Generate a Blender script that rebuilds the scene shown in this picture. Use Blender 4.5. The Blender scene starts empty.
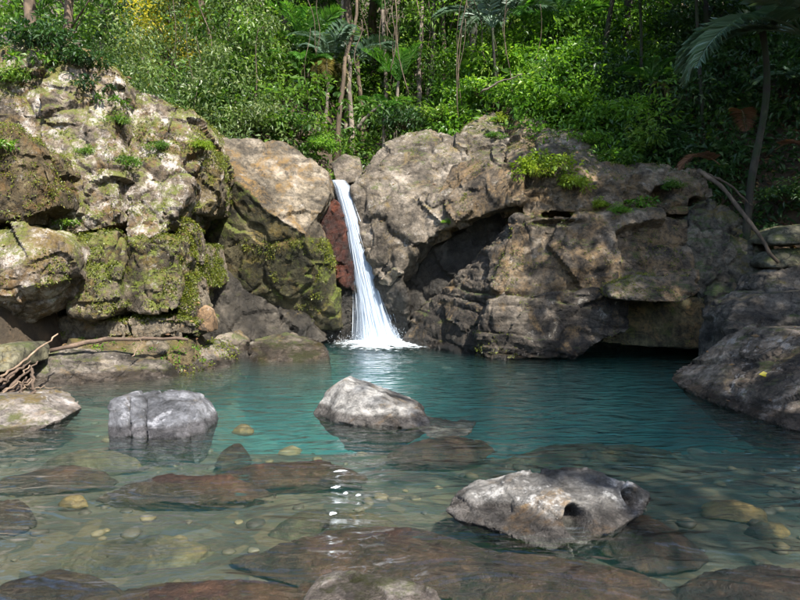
import bpy, bmesh, math, random
import numpy as np
from mathutils import Vector, Matrix

random.seed(7)
rng = np.random.default_rng(11)
R = math.radians
scene = bpy.context.scene
col = scene.collection

# ------------------------------------------------------------------ camera
CAM_H = 1.5          # metres above the pool
FPX = 628.0          # focal length in photo pixels (800 wide)
HOR = 273.0          # photo row of the horizon
cam = bpy.data.cameras.new('camera')
cam.sensor_width = 36.0
cam.lens = 36.0 * FPX / 800.0
cam.shift_y = -(300.0 - HOR) / 800.0
cam.clip_start = 0.05
cam.clip_end = 500
cam_o = bpy.data.objects.new('camera', cam)
cam_o.location = (0, 0, CAM_H)
cam_o.rotation_euler = (R(90), 0, 0)
col.objects.link(cam_o)
scene.camera = cam_o

# ------------------------------------------------------------------ light
SUN_EL, SUN_AZ = 50.0, 146.0      # azimuth clockwise from +Y (view direction): behind the camera, to the right
world = bpy.data.worlds.new('World')
scene.world = world
world.use_nodes = True
wn = world.node_tree
bg = wn.nodes['Background']
sky = wn.nodes.new('ShaderNodeTexSky')
sky.sky_type = 'NISHITA'
sky.sun_disc = False
sky.sun_elevation = R(SUN_EL)
sky.sun_rotation = R(SUN_AZ)
wn.links.new(sky.outputs[0], bg.inputs[0])
bg.inputs[1].default_value = 0.15
sun = bpy.data.lights.new('sun', 'SUN')
sun.energy = 5.0
sun.angle = R(0.6)
sun.color = (1.0, 0.95, 0.87)
sun_o = bpy.data.objects.new('sun', sun)
col.objects.link(sun_o)
sd = Vector((math.sin(R(SUN_AZ)) * math.cos(R(SUN_EL)), math.cos(R(SUN_AZ)) * math.cos(R(SUN_EL)), math.sin(R(SUN_EL))))
sun_o.rotation_euler = sd.to_track_quat('Z', 'Y').to_euler()
sun_o.location = sd * 40

scene.view_settings.view_transform = 'Standard'
scene.view_settings.look = 'None'
scene.view_settings.gamma = 1.0
scene.view_settings.exposure = 1.42
scene.cycles.use_denoising = True
scene.cycles.use_adaptive_sampling = True
scene.cycles.adaptive_threshold = 0.02
scene.cycles.max_bounces = 8
scene.cycles.diffuse_bounces = 3
scene.cycles.glossy_bounces = 3
scene.cycles.transmission_bounces = 4
scene.cycles.volume_bounces = 1
scene.cycles.transparent_max_bounces = 16
scene.cycles.sample_clamp_indirect = 6.0
scene.cycles.caustics_reflective = False
scene.cycles.caustics_refractive = False

# ------------------------------------------------------------------ numeric helpers
def P(px, py, y):
    """point seen at photo pixel (px, py) at y metres in front of the viewer"""
    return ((px - 400.0) / FPX * y, y, CAM_H + (HOR - py) / FPX * y)

def _hash(ix, iy, iz, seed):
    h = (ix.astype(np.uint32) * np.uint32(374761393) + iy.astype(np.uint32) * np.uint32(668265263)
         + iz.astype(np.uint32) * np.uint32(2147483647) + np.uint32((seed * 974634777 + 12345) & 0xffffffff))
    h = (h ^ (h >> np.uint32(13))) * np.uint32(1274126177)
    h = h ^ (h >> np.uint32(16))
    h = h * np.uint32(2246822519)
    return h ^ (h >> np.uint32(15))

def _r01(h):
    return (h & np.uint32(0xffffff)).astype(np.float64) / 16777215.0

_G = rng.normal(size=(256, 3))
_G /= np.linalg.norm(_G, axis=1)[:, None]

def perlin(p, seed=0):
    i = np.floor(p).astype(np.int64)
    f = p - i
    u = f * f * f * (f * (f * 6 - 15) + 10)
    out = np.zeros(len(p))
    for dx in (0, 1):
        wx = u[:, 0] if dx else 1 - u[:, 0]
        for dy in (0, 1):
            wy = u[:, 1] if dy else 1 - u[:, 1]
            for dz in (0, 1):
                wz = u[:, 2] if dz else 1 - u[:, 2]
                g = _G[_hash(i[:, 0] + dx, i[:, 1] + dy, i[:, 2] + dz, seed) & np.uint32(255)]
                d = g[:, 0] * (f[:, 0] - dx) + g[:, 1] * (f[:, 1] - dy) + g[:, 2] * (f[:, 2] - dz)
                out += wx * wy * wz * d
    return out * 1.5

def fbm(p, octaves=4, gain=0.5, seed=0, ridged=False):
    a, s, o = 1.0, 0.0, np.zeros(len(p))
    q = np.array(p, float)
    for k in range(octaves):
        n = perlin(q, seed + k * 17)
        if ridged:
            n = 1 - 2 * np.abs(n)
        o += a * n
        s += a
        a *= gain
        q = q * 2.03 + 3.1
    return o / s

def worley(p, seed=0):
    """F1, F2, random of the nearest cell, its centre offset"""
    i = np.floor(p).astype(np.int64)
    n = len(p)
    f1 = np.full(n, 9.0); f2 = np.full(n, 9.0)
    rid = np.zeros(n, np.uint32); off = np.zeros((n, 3))
    for dx in (-1, 0, 1):
        for dy in (-1, 0, 1):
            for dz in (-1, 0, 1):
                c = i + np.array((dx, dy, dz))
                h1 = _hash(c[:, 0], c[:, 1], c[:, 2], seed)
                h2 = _hash(c[:, 0], c[:, 1], c[:, 2], seed + 5)
                h3 = _hash(c[:, 0], c[:, 1], c[:, 2], seed + 9)
                v = c + np.stack((_r01(h1), _r01(h2), _r01(h3)), 1) - p
                d = np.sqrt((v * v).sum(1))
                near = d < f1
                f2 = np.where(near, f1, np.minimum(f2, d))
                rid = np.where(near, h1, rid)
                off[near] = v[near]
                f1 = np.where(near, d, f1)
    return f1, f2, rid, off

def sstep(a, b, x):
    t = np.clip((x - a) / (b - a), 0, 1)
    return t * t * (3 - 2 * t)

def make_mesh(name, v, f, smooth=True):
    """mesh from arrays; f is (n,3) or (n,4) or a list of such arrays"""
    me = bpy.data.meshes.new(name)
    v = np.asarray(v, np.float32)
    fs = [np.asarray(a, np.int32) for a in (f if isinstance(f, list) else [f]) if len(a)]
    me.vertices.add(len(v)); me.vertices.foreach_set('co', v.ravel())
    loops = np.concatenate([a.ravel() for a in fs])
    tot = np.concatenate([np.full(len(a), a.shape[1], np.int32) for a in fs])
    start = np.concatenate(([0], np.cumsum(tot)[:-1])).astype(np.int32)
    me.loops.add(len(loops)); me.loops.foreach_set('vertex_index', loops)
    me.polygons.add(len(tot)); me.polygons.foreach_set('loop_start', start)
    me.update(calc_edges=True)
    me.polygons.foreach_set('use_smooth', np.full(len(tot), smooth))
    return me

def face_attr(me, name, vals):
    a = me.attributes.new(name, 'FLOAT', 'FACE')
    a.data.foreach_set('value', np.asarray(vals, np.float32))

def obj(name, me, mat=None, parent=None, loc=None):
    o = bpy.data.objects.new(name, me)
    col.objects.link(o)
    if mat is not None and me is not None and not me.materials:
        me.materials.append(mat)
    if parent is not None:
        o.parent = parent
    if loc is not None:
        o.location = loc
    return o

def tag(o, label=None, cat=None, group=None, kind=None):
    if label: o['label'] = label
    if cat: o['category'] = cat
    if group: o['group'] = group
    if kind: o['kind'] = kind
    return o

def empty(name, loc, label=None, cat=None, group=None):
    o = bpy.data.objects.new(name, None)
    o.empty_display_size = 0.2
    o.location = loc
    col.objects.link(o)
    return tag(o, label, cat, group)

def recentre(o, base):
    """put a top-level mesh's origin at its base point"""
    me = o.data
    me.transform(Matrix.Translation(-Vector(base)))
    o.location = base

# ------------------------------------------------------------------ material helper
class NT:
    def __init__(self, name):
        self.m = bpy.data.materials.new(name)
        self.m.use_nodes = True
        self.t = self.m.node_tree
        self.t.nodes.clear()
        self.out = self.t.nodes.new('ShaderNodeOutputMaterial')
    def n(self, typ, ins=None, **kw):
        nd = self.t.nodes.new('ShaderNode' + typ)
        for k, v in kw.items():
            setattr(nd, k, v)
        for k, v in (ins or {}).items():
            s = nd.inputs[k]
            if isinstance(v, bpy.types.NodeSocket):
                self.t.links.new(v, s)
            else:
                s.default_value = v
        return nd
    def math(self, op, a, b=0.5, c=None, clamp=False):
        ins = {0: a, 1: b}
        if c is not None: ins[2] = c
        return self.n('Math', ins, operation=op, use_clamp=clamp).outputs[0]
    def noise(self, vec, scale, detail=4, rough=0.55, dist=0.0):
        return self.n('TexNoise', {'Vector': vec, 'Scale': scale, 'Detail': detail, 'Roughness': rough, 'Distortion': dist}).outputs['Fac']
    def ramp(self, fac, stops, interp='LINEAR'):
        nd = self.n('ValToRGB', {'Fac': fac})
        cr = nd.color_ramp
        cr.interpolation = interp
        while len(cr.elements) < len(stops):
            cr.elements.new(0.5)
        for e, (p, c) in zip(cr.elements, stops):
            e.position = p
            e.color = (c, c, c, 1) if isinstance(c, (int, float)) else (*c, 1)
        return nd.outputs[0]
    def step(self, x, a, b):
        return self.n('MapRange', {0: x, 1: a, 2: b, 3: 0.0, 4: 1.0}, interpolation_type='SMOOTHSTEP').outputs[0]
    def mix(self, fac, a, b, mode='MIX'):
        nd = self.n('Mix', data_type='RGBA', blend_type=mode)
        for s, v in ((nd.inputs[0], fac), (nd.inputs[6], a), (nd.inputs[7], b)):
            if isinstance(v, bpy.types.NodeSocket): self.t.links.new(v, s)
            else: s.default_value = v if isinstance(v, (int, float)) else (*v, 1)[:4]
        return nd.outputs[2]
    def surf(self, s):
        self.t.links.new(s, self.out.inputs['Surface']); return self.m

def rock_mat(name, dark, mid, light, lichen=0.0, lichen_col=(.62, .58, .56), moss=0.0, moss_col=(.075, .11, .018), stain=0.0,
             stain_col=(.22, .13, .045), wet=0.0, rough=.85, scale=1.0, bump=.5, moss_side=0.0, streak=None, seed=0.0, speck=.42, cracks=1.0):
    k = NT(name)
    geo = k.n('NewGeometry')
    pos = k.n('VectorMath', {0: geo.outputs['Position'], 1: (seed * 7.3, seed * 3.1, seed * 5.7)}, operation='ADD').outputs[0]
    sp = k.n('SeparateXYZ', {0: geo.outputs['Position']})
    nz = k.n('SeparateXYZ', {0: geo.outputs['Normal']}).outputs[2]
    big = k.noise(pos, .9 * scale, 6, .62, .4)
    c = k.ramp(big, [(.34, [x * .75 for x in dark]), (.5, mid), (.66, [x * 1.1 for x in light])])
    if streak:      # layered bands across the bedding
        mp = k.n('Mapping', {'Vector': pos, 'Rotation': streak[0], 'Scale': streak[1]}).outputs[0]
        st = k.noise(mp, 1.0, 6, .6, .6)
        c = k.mix(.75, c, k.ramp(st, [(.36, .25), (.5, .8), (.64, 1.25)]), 'MULTIPLY')
    fine = k.noise(pos, 11 * scale, 7, .78)
    c = k.mix(1.0, c, k.ramp(fine, [(.33, 1.0 - speck * 1.6), (.5, 1.0), (.68, 1.0 + speck * 1.2)]), 'MULTIPLY')
    med = k.noise(pos, 3.6 * scale, 7, .74, .6)
    c = k.mix(1.0, c, k.ramp(med, [(.36, .38), (.5, .95), (.66, 1.45)]), 'MULTIPLY')
    wv = k.n('TexNoise', {'Vector': pos, 'Scale': 1.6 * scale, 'Detail': 6, 'Roughness': .6})
    wp = k.n('VectorMath', {0: k.n('VectorMath', {0: wv.outputs['Color'], 3: .55}, operation='SCALE').outputs[0], 1: pos}, operation='ADD').outputs[0]
    cr1 = k.n('TexVoronoi', {'Vector': wp, 'Scale': 1.5 * scale}, feature='DISTANCE_TO_EDGE').outputs['Distance']
    cr2 = k.n('TexVoronoi', {'Vector': wp, 'Scale': 4.3 * scale}, feature='DISTANCE_TO_EDGE').outputs['Distance']
    crk = k.math('MULTIPLY', k.math('SUBTRACT', 1.0, k.math('MULTIPLY', k.math('MAXIMUM', k.step(cr1, .0, .02), k.step(big, .50, .58)), k.math('MAXIMUM', k.step(cr2, .0, .03), k.step(med, .40, .52)))), k.step(fine, .28, .5))
    c = k.mix(k.math('MULTIPLY', crk, .8 * cracks), c, (.03, .026, .02))
    if stain > 0:
        s = k.noise(pos, 2.1 * scale, 8, .74, .8)
        c = k.mix(k.math('MULTIPLY', k.step(s, .58 - .16 * stain, .76 - .16 * stain), k.step(fine, .34, .56)), c, k.mix(fine, stain_col, [x * 1.9 for x in stain_col]))
    if lichen > 0:
        l = k.noise(pos, 3.6 * scale, 8, .80)
        lf = k.step(l, .60 - .13 * lichen, .68 - .10 * lichen)
        c = k.mix(k.math('MULTIPLY', lf, k.math('MULTIPLY_ADD', k.step(med, .36, .58), .75, .2)), c, k.mix(fine, [x * .7 for x in lichen_col], [min(.8, x * 1.2) for x in lichen_col]))
    ro = rough
    if moss > 0:
        mn = k.noise(pos, 2.4 * scale, 8, .77)
        up = k.math('MULTIPLY_ADD', nz, .24, k.math('ADD', mn, moss_side))
        mf = k.step(up, .78 - .2 * moss, .90 - .2 * moss)
        mcol = k.mix(k.noise(pos, 23, 6, .7), [x * .45 for x in moss_col], [x * 1.8 for x in moss_col])
        mcol = k.mix(k.step(k.noise(pos, 1.1, 4), .5, .66), mcol, (.15, .105, .03))
        c = k.mix(k.math('MULTIPLY', mf, k.math('MULTIPLY_ADD', k.step(k.noise(pos, 17, 8, .75), .36, .56), .8, .12)), c, mcol)
    if wet > 0:     # water-darkened skin just above the pool
        wl = k.math('MULTIPLY_ADD', k.noise(pos, 3.0, 5), .8 * wet, k.math('MULTIPLY', sp.outputs[2], -1.0))
        w = k.step(wl, -.62 * wet, -.25 * wet)
        c = k.mix(w, c, (.36, .34, .33), 'MULTIPLY')
        ro = k.math('MULTIPLY_ADD', w, -(rough - .22), rough)
    b1 = k.noise(pos, 5 * scale, 8, .76, .3)
    b2 = k.noise(pos, 38 * scale, 4, .7)
    bp0 = k.n('Bump', {'Strength': min(1.0, bump * 1.2), 'Distance': .10, 'Height': b1})
    bp1 = k.n('Bump', {'Strength': .7 * cracks, 'Distance': .03, 'Height': crk, 'Normal': bp0.outputs[0]}, invert=True)
    bp = k.n('Bump', {'Strength': bump * .8, 'Distance': .012, 'Height': b2, 'Normal': bp1.outputs[0]})
    bs = k.n('BsdfPrincipled', {'Base Color': c, 'Roughness': ro, 'Normal': bp.outputs[0], 'Specular IOR Level': .35})
    return k.surf(bs.outputs[0])

# ------------------------------------------------------------------ rock builder
ROCK_SKIN = {}      # object name -> (verts, normals), for planting moss

def smooth_verts(v, edges, it, lam=.5):
    n = len(v)
    deg = np.bincount(edges.ravel(), minlength=n).astype(float)
    deg[deg == 0] = 1
    for _ in range(it):
        s = np.empty_like(v)
        for a in range(3):
            s[:, a] = (np.bincount(edges[:, 0], v[edges[:, 1], a], n) + np.bincount(edges[:, 1], v[edges[:, 0], a], n)) / deg
        v = v + lam * (s - v)
    return v

def hull_from(front, back, shrink=.12, low=None, flare=1.12):
    """front: photo points with a depth; a copy moved back by `back` metres closes the solid"""
    f = np.array([P(*p) for p in front])
    c = f.mean(0)
    b = f.copy()
    b[:, 0] = c[0] + (b[:, 0] - c[0]) * (1 - shrink)
    b[:, 2] = c[2] + (b[:, 2] - c[2]) * (1 - shrink)
    b[:, 1] = np.maximum(f[:, 1], c[1]) + back
    pts = [f, b]
    if low is not None:                      # carry the foot of the rock below the water
        g = np.concatenate((f, b)); g = g.copy()
        g[:, 2] = low
        g[:, 0] = c[0] + (g[:, 0] - c[0]) * flare; g[:, 1] = c[1] + (g[:, 1] - c[1]) * flare
        pts.append(g[np.concatenate((f, b))[:, 2] < np.percentile(np.concatenate((f, b))[:, 2], 55)])
    return np.concatenate(pts)

STYLES = {
    #            low amp/freq  facet amp/cell  crack depth/cell  fine amp/freq  pit
    'cliff':    dict(low=(.06, .8), facet=(.13, 1.0), crack=(.06, 1.1), fine=(.016, 8.0), smooth=0, sub=.33),
    'slab':     dict(low=(.09, .55), facet=(.15, .75), crack=(.06, .75), fine=(.014, 8.0), smooth=0, sub=.28),
    'boulder':  dict(low=(.13, .7), facet=(.045, .8), crack=(.015, .8), fine=(.022, 5.0), smooth=3),
    'craggy':   dict(low=(.12, .7), facet=(.13, 1.1), crack=(.05, 1.2), fine=(.022, 7.0), smooth=0),
    'strata':   dict(low=(.12, .7), facet=(.07, 1.1), crack=(.035, .8), fine=(.014, 7.0), smooth=1, strata=(.24, .085)),
    'river':    dict(low=(.05, 1.8), facet=(.022, 2.8), crack=(.006, 2.0), fine=(.013, 8.0), smooth=4),
    'soft':     dict(low=(.03, 1.6), facet=(.008, 2.4), crack=(.0, 2.0), fine=(.006, 9.0), smooth=8),
}

def rock(name, hulls, voxel, style, mat, parent=None, seed=0, amp=1.0, dip=(0, 0, 1), dents=(), skin=False, **over):
    bm = bmesh.new()
    for h in hulls:
        vs = [bm.verts.new(p) for p in h]
        r = bmesh.ops.convex_hull(bm, input=vs)
        junk = [e for e in r['geom_interior'] + r['geom_unused'] if isinstance(e, bmesh.types.BMVert)]
        bmesh.ops.delete(bm, geom=list(set(junk)), context='VERTS')
    tmp = bpy.data.meshes.new('tmp')
    bm.to_mesh(tmp); bm.free()
    to = bpy.data.objects.new('tmp', tmp); col.objects.link(to)
    md = to.modifiers.new('r', 'REMESH'); md.mode = 'VOXEL'; md.voxel_size = voxel
    dg = bpy.context.evaluated_depsgraph_get()
    me = bpy.data.meshes.new_from_object(to.evaluated_get(dg))
    bpy.data.objects.remove(to); bpy.data.meshes.remove(tmp)
    me.name = name
    n = len(me.vertices)
    v = np.empty(n * 3); me.vertices.foreach_get('co', v); v = v.reshape(-1, 3)
    e = np.empty(len(me.edges) * 2, np.int32); me.edges.foreach_get('vertices', e); e = e.reshape(-1, 2)
    s = dict(STYLES[style]); s.update(over)
    v = smooth_verts(v, e, s['smooth'])
    def normals():
        me.vertices.foreach_set('co', v.ravel()); me.update()
        nn = np.empty(n * 3); me.vertices.foreach_get('normal', nn); return nn.reshape(-1, 3)
    nn = normals()
    sv = np.array((seed * 13.7, seed * 7.9, seed * 3.3))
    q = v + sv
    a, fr = s['low']
    v = v + nn * (amp * a * fbm(q * fr, 3, .5, seed))[:, None]
    nn = normals()
    d = np.zeros(n)
    a0, fr0 = s['facet']
    for lev, (a, fr) in enumerate(((a0, fr0), (a0 * s.get('sub', .42), fr0 * 2.7), (a0 * s.get('sub', .42) * .45, fr0 * 7.0))):
        if not a: continue
        w = q + .16 / fr * np.stack([perlin(q * fr * 1.7, seed + 3 + t + lev * 7) for t in range(3)], 1)
        f1, f2, rid, off = worley(w * fr, seed + 2 + lev)
        g = _G[rid & np.uint32(255)]
        d += a * ((_r01(rid >> np.uint32(3)) - .5) * 1.0 + .9 * (g * off).sum(1))
    a, fr = s['crack']
    if a:
        w = (q + .2 / fr * np.stack([perlin(q * fr * 2, seed + 31 + t) for t in range(3)], 1)) * np.array((1.0, 1.0, .75))
        f1, f2, rid, off = worley(w * fr, seed + 8)
        d -= a * (1 - sstep(0, .09, f2 - f1))
    if 'strata' in s:
        T, A = s['strata']
        dv = np.array(dip, float); dv /= np.linalg.norm(dv)
        h = (q @ dv + .16 * perlin(q * .6, seed + 50) + .06 * perlin(q * 2.0, seed + 51)) / T
        zz = np.zeros(n)
        h = h + .9 * perlin(np.stack((h * .43, zz, zz), 1), seed + 52)
        fade = sstep(-.35, .35, fbm(q * np.array((.7, .7, 1.6)), 2, .5, seed + 53))
        for mul, aa in ((1.0, 1.0), (2.7, .45)):
            hh = h * mul
            i = np.floor(hh).astype(np.int64); f = hh - i
            r0 = _r01(_hash(i, i * 0, i * 0, seed + 60)); r1 = _r01(_hash(i + 1, i * 0, i * 0, seed + 60))
            edge = sstep(.86, 1.0, f)
            side = np.clip(1.15 - np.abs(nn @ dv), 0, 1)
            d += aa * A * side * (.25 + .75 * fade) * ((r0 * (1 - edge) + r1 * edge) - .5 - .45 * np.exp(-((np.minimum(f, 1 - f)) / .10) ** 2))
    v = v + nn * (amp * d)[:, None]
    nn = normals()
    a, fr = s['fine']
    v = v + nn * (amp * a * (.55 * fbm(q * fr, 4, .6, seed + 90) + .75 * fbm(q * fr * .45, 3, .55, seed + 70, True)))[:, None]
    for (c, rad, dep, dr) in dents:
        if len(c) == 2:        # where that photo pixel meets the stone
            dd = (400 + v[:, 0] / v[:, 1] * FPX - c[0]) ** 2 + (HOR - (v[:, 2] - CAM_H) / v[:, 1] * FPX - c[1]) ** 2
            c = v[np.where(dd < dd.min() + 4)[0][np.argmin(v[dd < dd.min() + 4, 1])]].copy()
        dist = np.linalg.norm((v - np.array(c)) / np.array(rad), axis=1)
        v = v + np.array(dr) * (dep * (1 - sstep(.35, 1.0, dist)))[:, None]
    nn = normals()
    me.polygons.foreach_set('use_smooth', np.full(len(me.polygons), True))
    if style in ('cliff', 'craggy', 'strata', 'slab'):
        me.set_sharp_from_angle(angle=R(42))
    if parent is not None:
        me.transform(Matrix.Translation(-Vector(parent.location)))
    o = obj(name, me, mat, parent)
    if skin:
        ROCK_SKIN[o.name] = (v.astype(np.float32), nn.astype(np.float32))
    return o

def solo_rock(name, label, hulls, voxel, style, mat, cat='rock', group=None, **kw):
    o = rock(name, hulls, voxel, style, mat, **kw)
    bb = np.concatenate(hulls)
    base = (float(bb[:, 0].mean()), float(bb[:, 1].mean()), float(bb[:, 2].min()))
    recentre(o, base)
    return tag(o, label, cat, group)
# ------------------------------------------------------------------ rock materials
M = {}
M['cliff'] = rock_mat('cliff_rock', (.075, .056, .036), (.16, .125, .09), (.27, .22, .17), lichen=.82, lichen_col=(.54, .485, .43), moss=1.0, moss_col=(.105, .12, .018), stain=.8, stain_col=(.105, .062, .02), bump=.8, moss_side=.06)
M['cliff_moss'] = rock_mat('mossy_cliff_rock', (.06, .047, .028), (.13, .105, .07), (.24, .195, .145), lichen=.4, lichen_col=(.38, .34, .29), moss=1.0, moss_col=(.105, .125, .018), stain=.8, stain_col=(.10, .07, .02), bump=.8, moss_side=.09, seed=1)
M['cliff_brown'] = rock_mat('brown_moss_rock', (.055, .042, .022), (.10, .074, .036), (.16, .125, .075), lichen=.2, lichen_col=(.3, .27, .24), moss=.6, moss_col=(.07, .065, .014), stain=.8, stain_col=(.085, .05, .018), bump=.8, seed=2)
M['cliff_base'] = rock_mat('cliff_foot_rock', (.06, .048, .032), (.14, .115, .08), (.25, .205, .15), lichen=.3, lichen_col=(.34, .30, .25), moss=.6, moss_col=(.075, .09, .016), stain=.5, stain_col=(.13, .08, .03), wet=.15, bump=.8, seed=3)
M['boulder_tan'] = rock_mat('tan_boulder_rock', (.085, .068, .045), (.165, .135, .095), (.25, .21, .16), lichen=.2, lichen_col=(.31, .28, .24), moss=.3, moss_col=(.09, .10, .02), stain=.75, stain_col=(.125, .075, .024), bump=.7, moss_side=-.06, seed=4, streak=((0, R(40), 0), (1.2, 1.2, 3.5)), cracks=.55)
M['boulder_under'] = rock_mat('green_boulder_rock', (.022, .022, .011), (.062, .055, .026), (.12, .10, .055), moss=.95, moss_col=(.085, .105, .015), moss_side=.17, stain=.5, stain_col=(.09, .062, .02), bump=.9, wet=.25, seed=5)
M['wet'] = rock_mat('wet_dark_rock', (.014, .012, .009), (.036, .031, .024), (.075, .064, .05), moss=.2, moss_col=(.03, .04, .01), rough=.42, bump=.9, seed=6)  # wet rock by the fall; also paints shade on the cave wall
M['red'] = rock_mat('red_algae_rock', (.012, .008, .007), (.062, .016, .008), (.18, .048, .018), rough=.3, bump=1.0, seed=7, scale=1.6, stain=.7, stain_col=(.028, .022, .02))
M['grey'] = rock_mat('grey_boulder_rock', (.07, .056, .04), (.15, .123, .092), (.255, .215, .168), lichen=.35, lichen_col=(.33, .30, .255), moss=.55, moss_col=(.06, .075, .017), stain=.5, stain_col=(.12, .085, .035), bump=.9, wet=.3, seed=8, cracks=.55)
M['out'] = rock_mat('outcrop_rock', (.055, .042, .029), (.14, .108, .074), (.25, .20, .142), lichen=.22, lichen_col=(.33, .285, .225), moss=.55, moss_col=(.05, .068, .015), stain=.9, stain_col=(.15, .098, .048), bump=.9, seed=9, streak=((0, R(5), 0), (.8, .8, 3.2)))
M['strata'] = rock_mat('layered_rock', (.032, .026, .02), (.085, .069, .052), (.18, .148, .112), lichen=.15, lichen_col=(.3, .27, .22), moss=.4, moss_col=(.05, .065, .015), stain=.45, stain_col=(.14, .09, .04), bump=.9, wet=.2, streak=((.0, R(-8), 0), (1.2, 1.2, 9.0)), seed=10)
M['green_wall'] = rock_mat('algae_wall_rock', (.035, .034, .018), (.095, .082, .042), (.18, .148, .085), moss=.5, moss_col=(.055, .07, .015), moss_side=.08, stain=.6, stain_col=(.13, .085, .035), bump=.8, wet=.2, streak=((0, 0, 0), (5, 5, .7)), seed=11)
M['slope'] = rock_mat('dark_slope_rock', (.04, .036, .026), (.095, .082, .06), (.175, .15, .11), lichen=.25, lichen_col=(.24, .22, .18), moss=.7, moss_col=(.045, .068, .016), moss_side=.06, stain=.4, stain_col=(.10, .075, .035), bump=.9, seed=12)
M['shore'] = rock_mat('shore_rock', (.07, .058, .046), (.165, .14, .112), (.29, .25, .205), lichen=.3, lichen_col=(.36, .32, .28), moss=.35, moss_col=(.07, .085, .018), stain=.4, stain_col=(.12, .08, .035), wet=.14, bump=.8, streak=((0, R(4), 0), (1.0, 1.0, 9.0)), seed=13)
M['bluegrey'] = rock_mat('blue_grey_rock', (.065, .066, .07), (.155, .157, .168), (.29, .292, .305), lichen=.45, lichen_col=(.42, .42, .445), wet=.11, rough=.45, bump=.8, seed=14, stain=.25, stain_col=(.13, .10, .06), cracks=.22)
M['pale'] = rock_mat('pale_river_rock', (.07, .064, .056), (.21, .198, .18), (.38, .362, .333), lichen=.55, lichen_col=(.52, .50, .47), stain=.35, stain_col=(.17, .105, .042), wet=.11, rough=.32, bump=.8, seed=15, speck=.5, cracks=.22)
M['foot'] = rock_mat('orange_stone', (.10, .06, .03), (.20, .125, .065), (.30, .205, .125), lichen=.25, lichen_col=(.34, .29, .24), stain=.5, moss=.25, bump=.8, seed=16)
M['brown_sub'] = rock_mat('brown_bedrock', (.010, .005, .003), (.028, .013, .007), (.062, .030, .015), rough=.6, stain=.4, stain_col=(.045, .023, .010), bump=.6, streak=((0, R(12), R(25)), (1.2, 5.0, 5.0)), seed=17, cracks=.25)
M['olive_sub'] = rock_mat('olive_bed_stone', (.016, .014, .007), (.042, .035, .017), (.08, .064, .03), rough=.6, stain=.4, stain_col=(.10, .062, .018), bump=.5, seed=18, cracks=.25)
M['gold_sub'] = rock_mat('golden_bed_stone', (.055, .034, .013), (.12, .075, .024), (.19, .125, .042), rough=.6, bump=.3, seed=19, cracks=.25)
M['mossy_stone'] = rock_mat('mossy_stone', (.06, .055, .03), (.12, .11, .07), (.2, .18, .12), moss=.5, moss_col=(.055, .07, .018), moss_side=.03, bump=.6, seed=20)
M['dark_ledge'] = rock_mat('dark_ledge_rock', (.05, .041, .03), (.135, .112, .084), (.25, .205, .155), lichen=.2, lichen_col=(.27, .24, .2), moss=.35, moss_col=(.05, .065, .015), bump=.9, wet=.2, streak=((0, R(18), 0), (1.2, 1.2, 8.0)), seed=21)
M['rough'] = rock_mat('rough_grey_pink_rock', (.10, .085, .07), (.215, .185, .16), (.35, .31, .275), lichen=.4, lichen_col=(.44, .41, .38), moss=.45, moss_col=(.07, .08, .02), stain=.4, stain_col=(.15, .10, .05), wet=.035, bump=.8, seed=23, rough=.55, cracks=.22)
M['bank'] = rock_mat('bank_boulder_rock', (.10, .074, .05), (.235, .18, .128), (.41, .325, .24), lichen=.45, lichen_col=(.48, .42, .355), moss=.4, moss_col=(.06, .075, .018), stain=.4, stain_col=(.13, .09, .04), wet=.15, bump=.9, streak=((0, R(-24), R(10)), (1.1, 1.1, 7.0)), seed=22)

# ------------------------------------------------------------------ ground: pool bed, banks and hillside in one sheet
def smax(a, b, k=.6):
    h = np.clip(.5 + .5 * (a - b) / k, 0, 1)
    return b + (a - b) * h + k * h * (1 - h)

def ground_z(X, Y):
    X = np.asarray(X, float); Y = np.asarray(Y, float)
    q = np.stack((X.ravel(), Y.ravel(), np.zeros(X.size)), 1)
    n1 = fbm(q * .35, 4, .5, 3).reshape(X.shape)
    n2 = fbm(q * 1.7, 4, .5, 4).reshape(X.shape)
    xl = np.interp(Y, [-40, 2, 5, 8, 10, 13, 16, 40], [-7.5, -6.2, -5.6, -5.3, -5.0, -4.2, -3.0, -3.0])
    xr = np.interp(Y, [-40, 3, 6, 8, 11, 13, 40], [6.5, 5.9, 5.4, 5.6, 6.9, 6.5, 6.5])
    yb = np.interp(X, [-14, -7, -4.5, -2, 0, 2, 4, 6, 9], [24, 17, 12.8, 13.9, 15.0, 14.6, 12.9, 12.4, 11.0])
    ol, orr, ob = xl - X, X - xr, Y - yb
    def rise(o, h, t, s):
        o = np.maximum(o, 0)
        return h * (1 - np.exp(-o / t)) + s * o
    gully = 1 - .42 * np.exp(-((X + 1.1) / 1.1) ** 2) * np.exp(-np.maximum(Y - 15, 0) / 5)
    up = np.maximum.reduce([rise(ol, 4.9, 1.4, .13), rise(orr, 3.0, 2.2, .55), rise(ob, 4.2, 1.6, .62) * gully])
    inside = -np.maximum.reduce([ol, orr, ob])
    deep = 2.6 * np.exp(-(((X - 1.3) / 3.4) ** 2 + ((Y - 11.2) / 3.0) ** 2) ** 1.5)
    depth = .20 + .07 * n1 + .04 * n2 + deep + .14 * sstep(4.0, 7.0, Y) + .5 * sstep(6.2, 8.2, Y) * sstep(-3.6, -1.6, X)
    bed = -depth * sstep(0, 1.3, inside)
    return np.where(inside > 0, bed, up + (.22 * n1 + .10 * n2) * sstep(0, 2.5, -inside))

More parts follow.
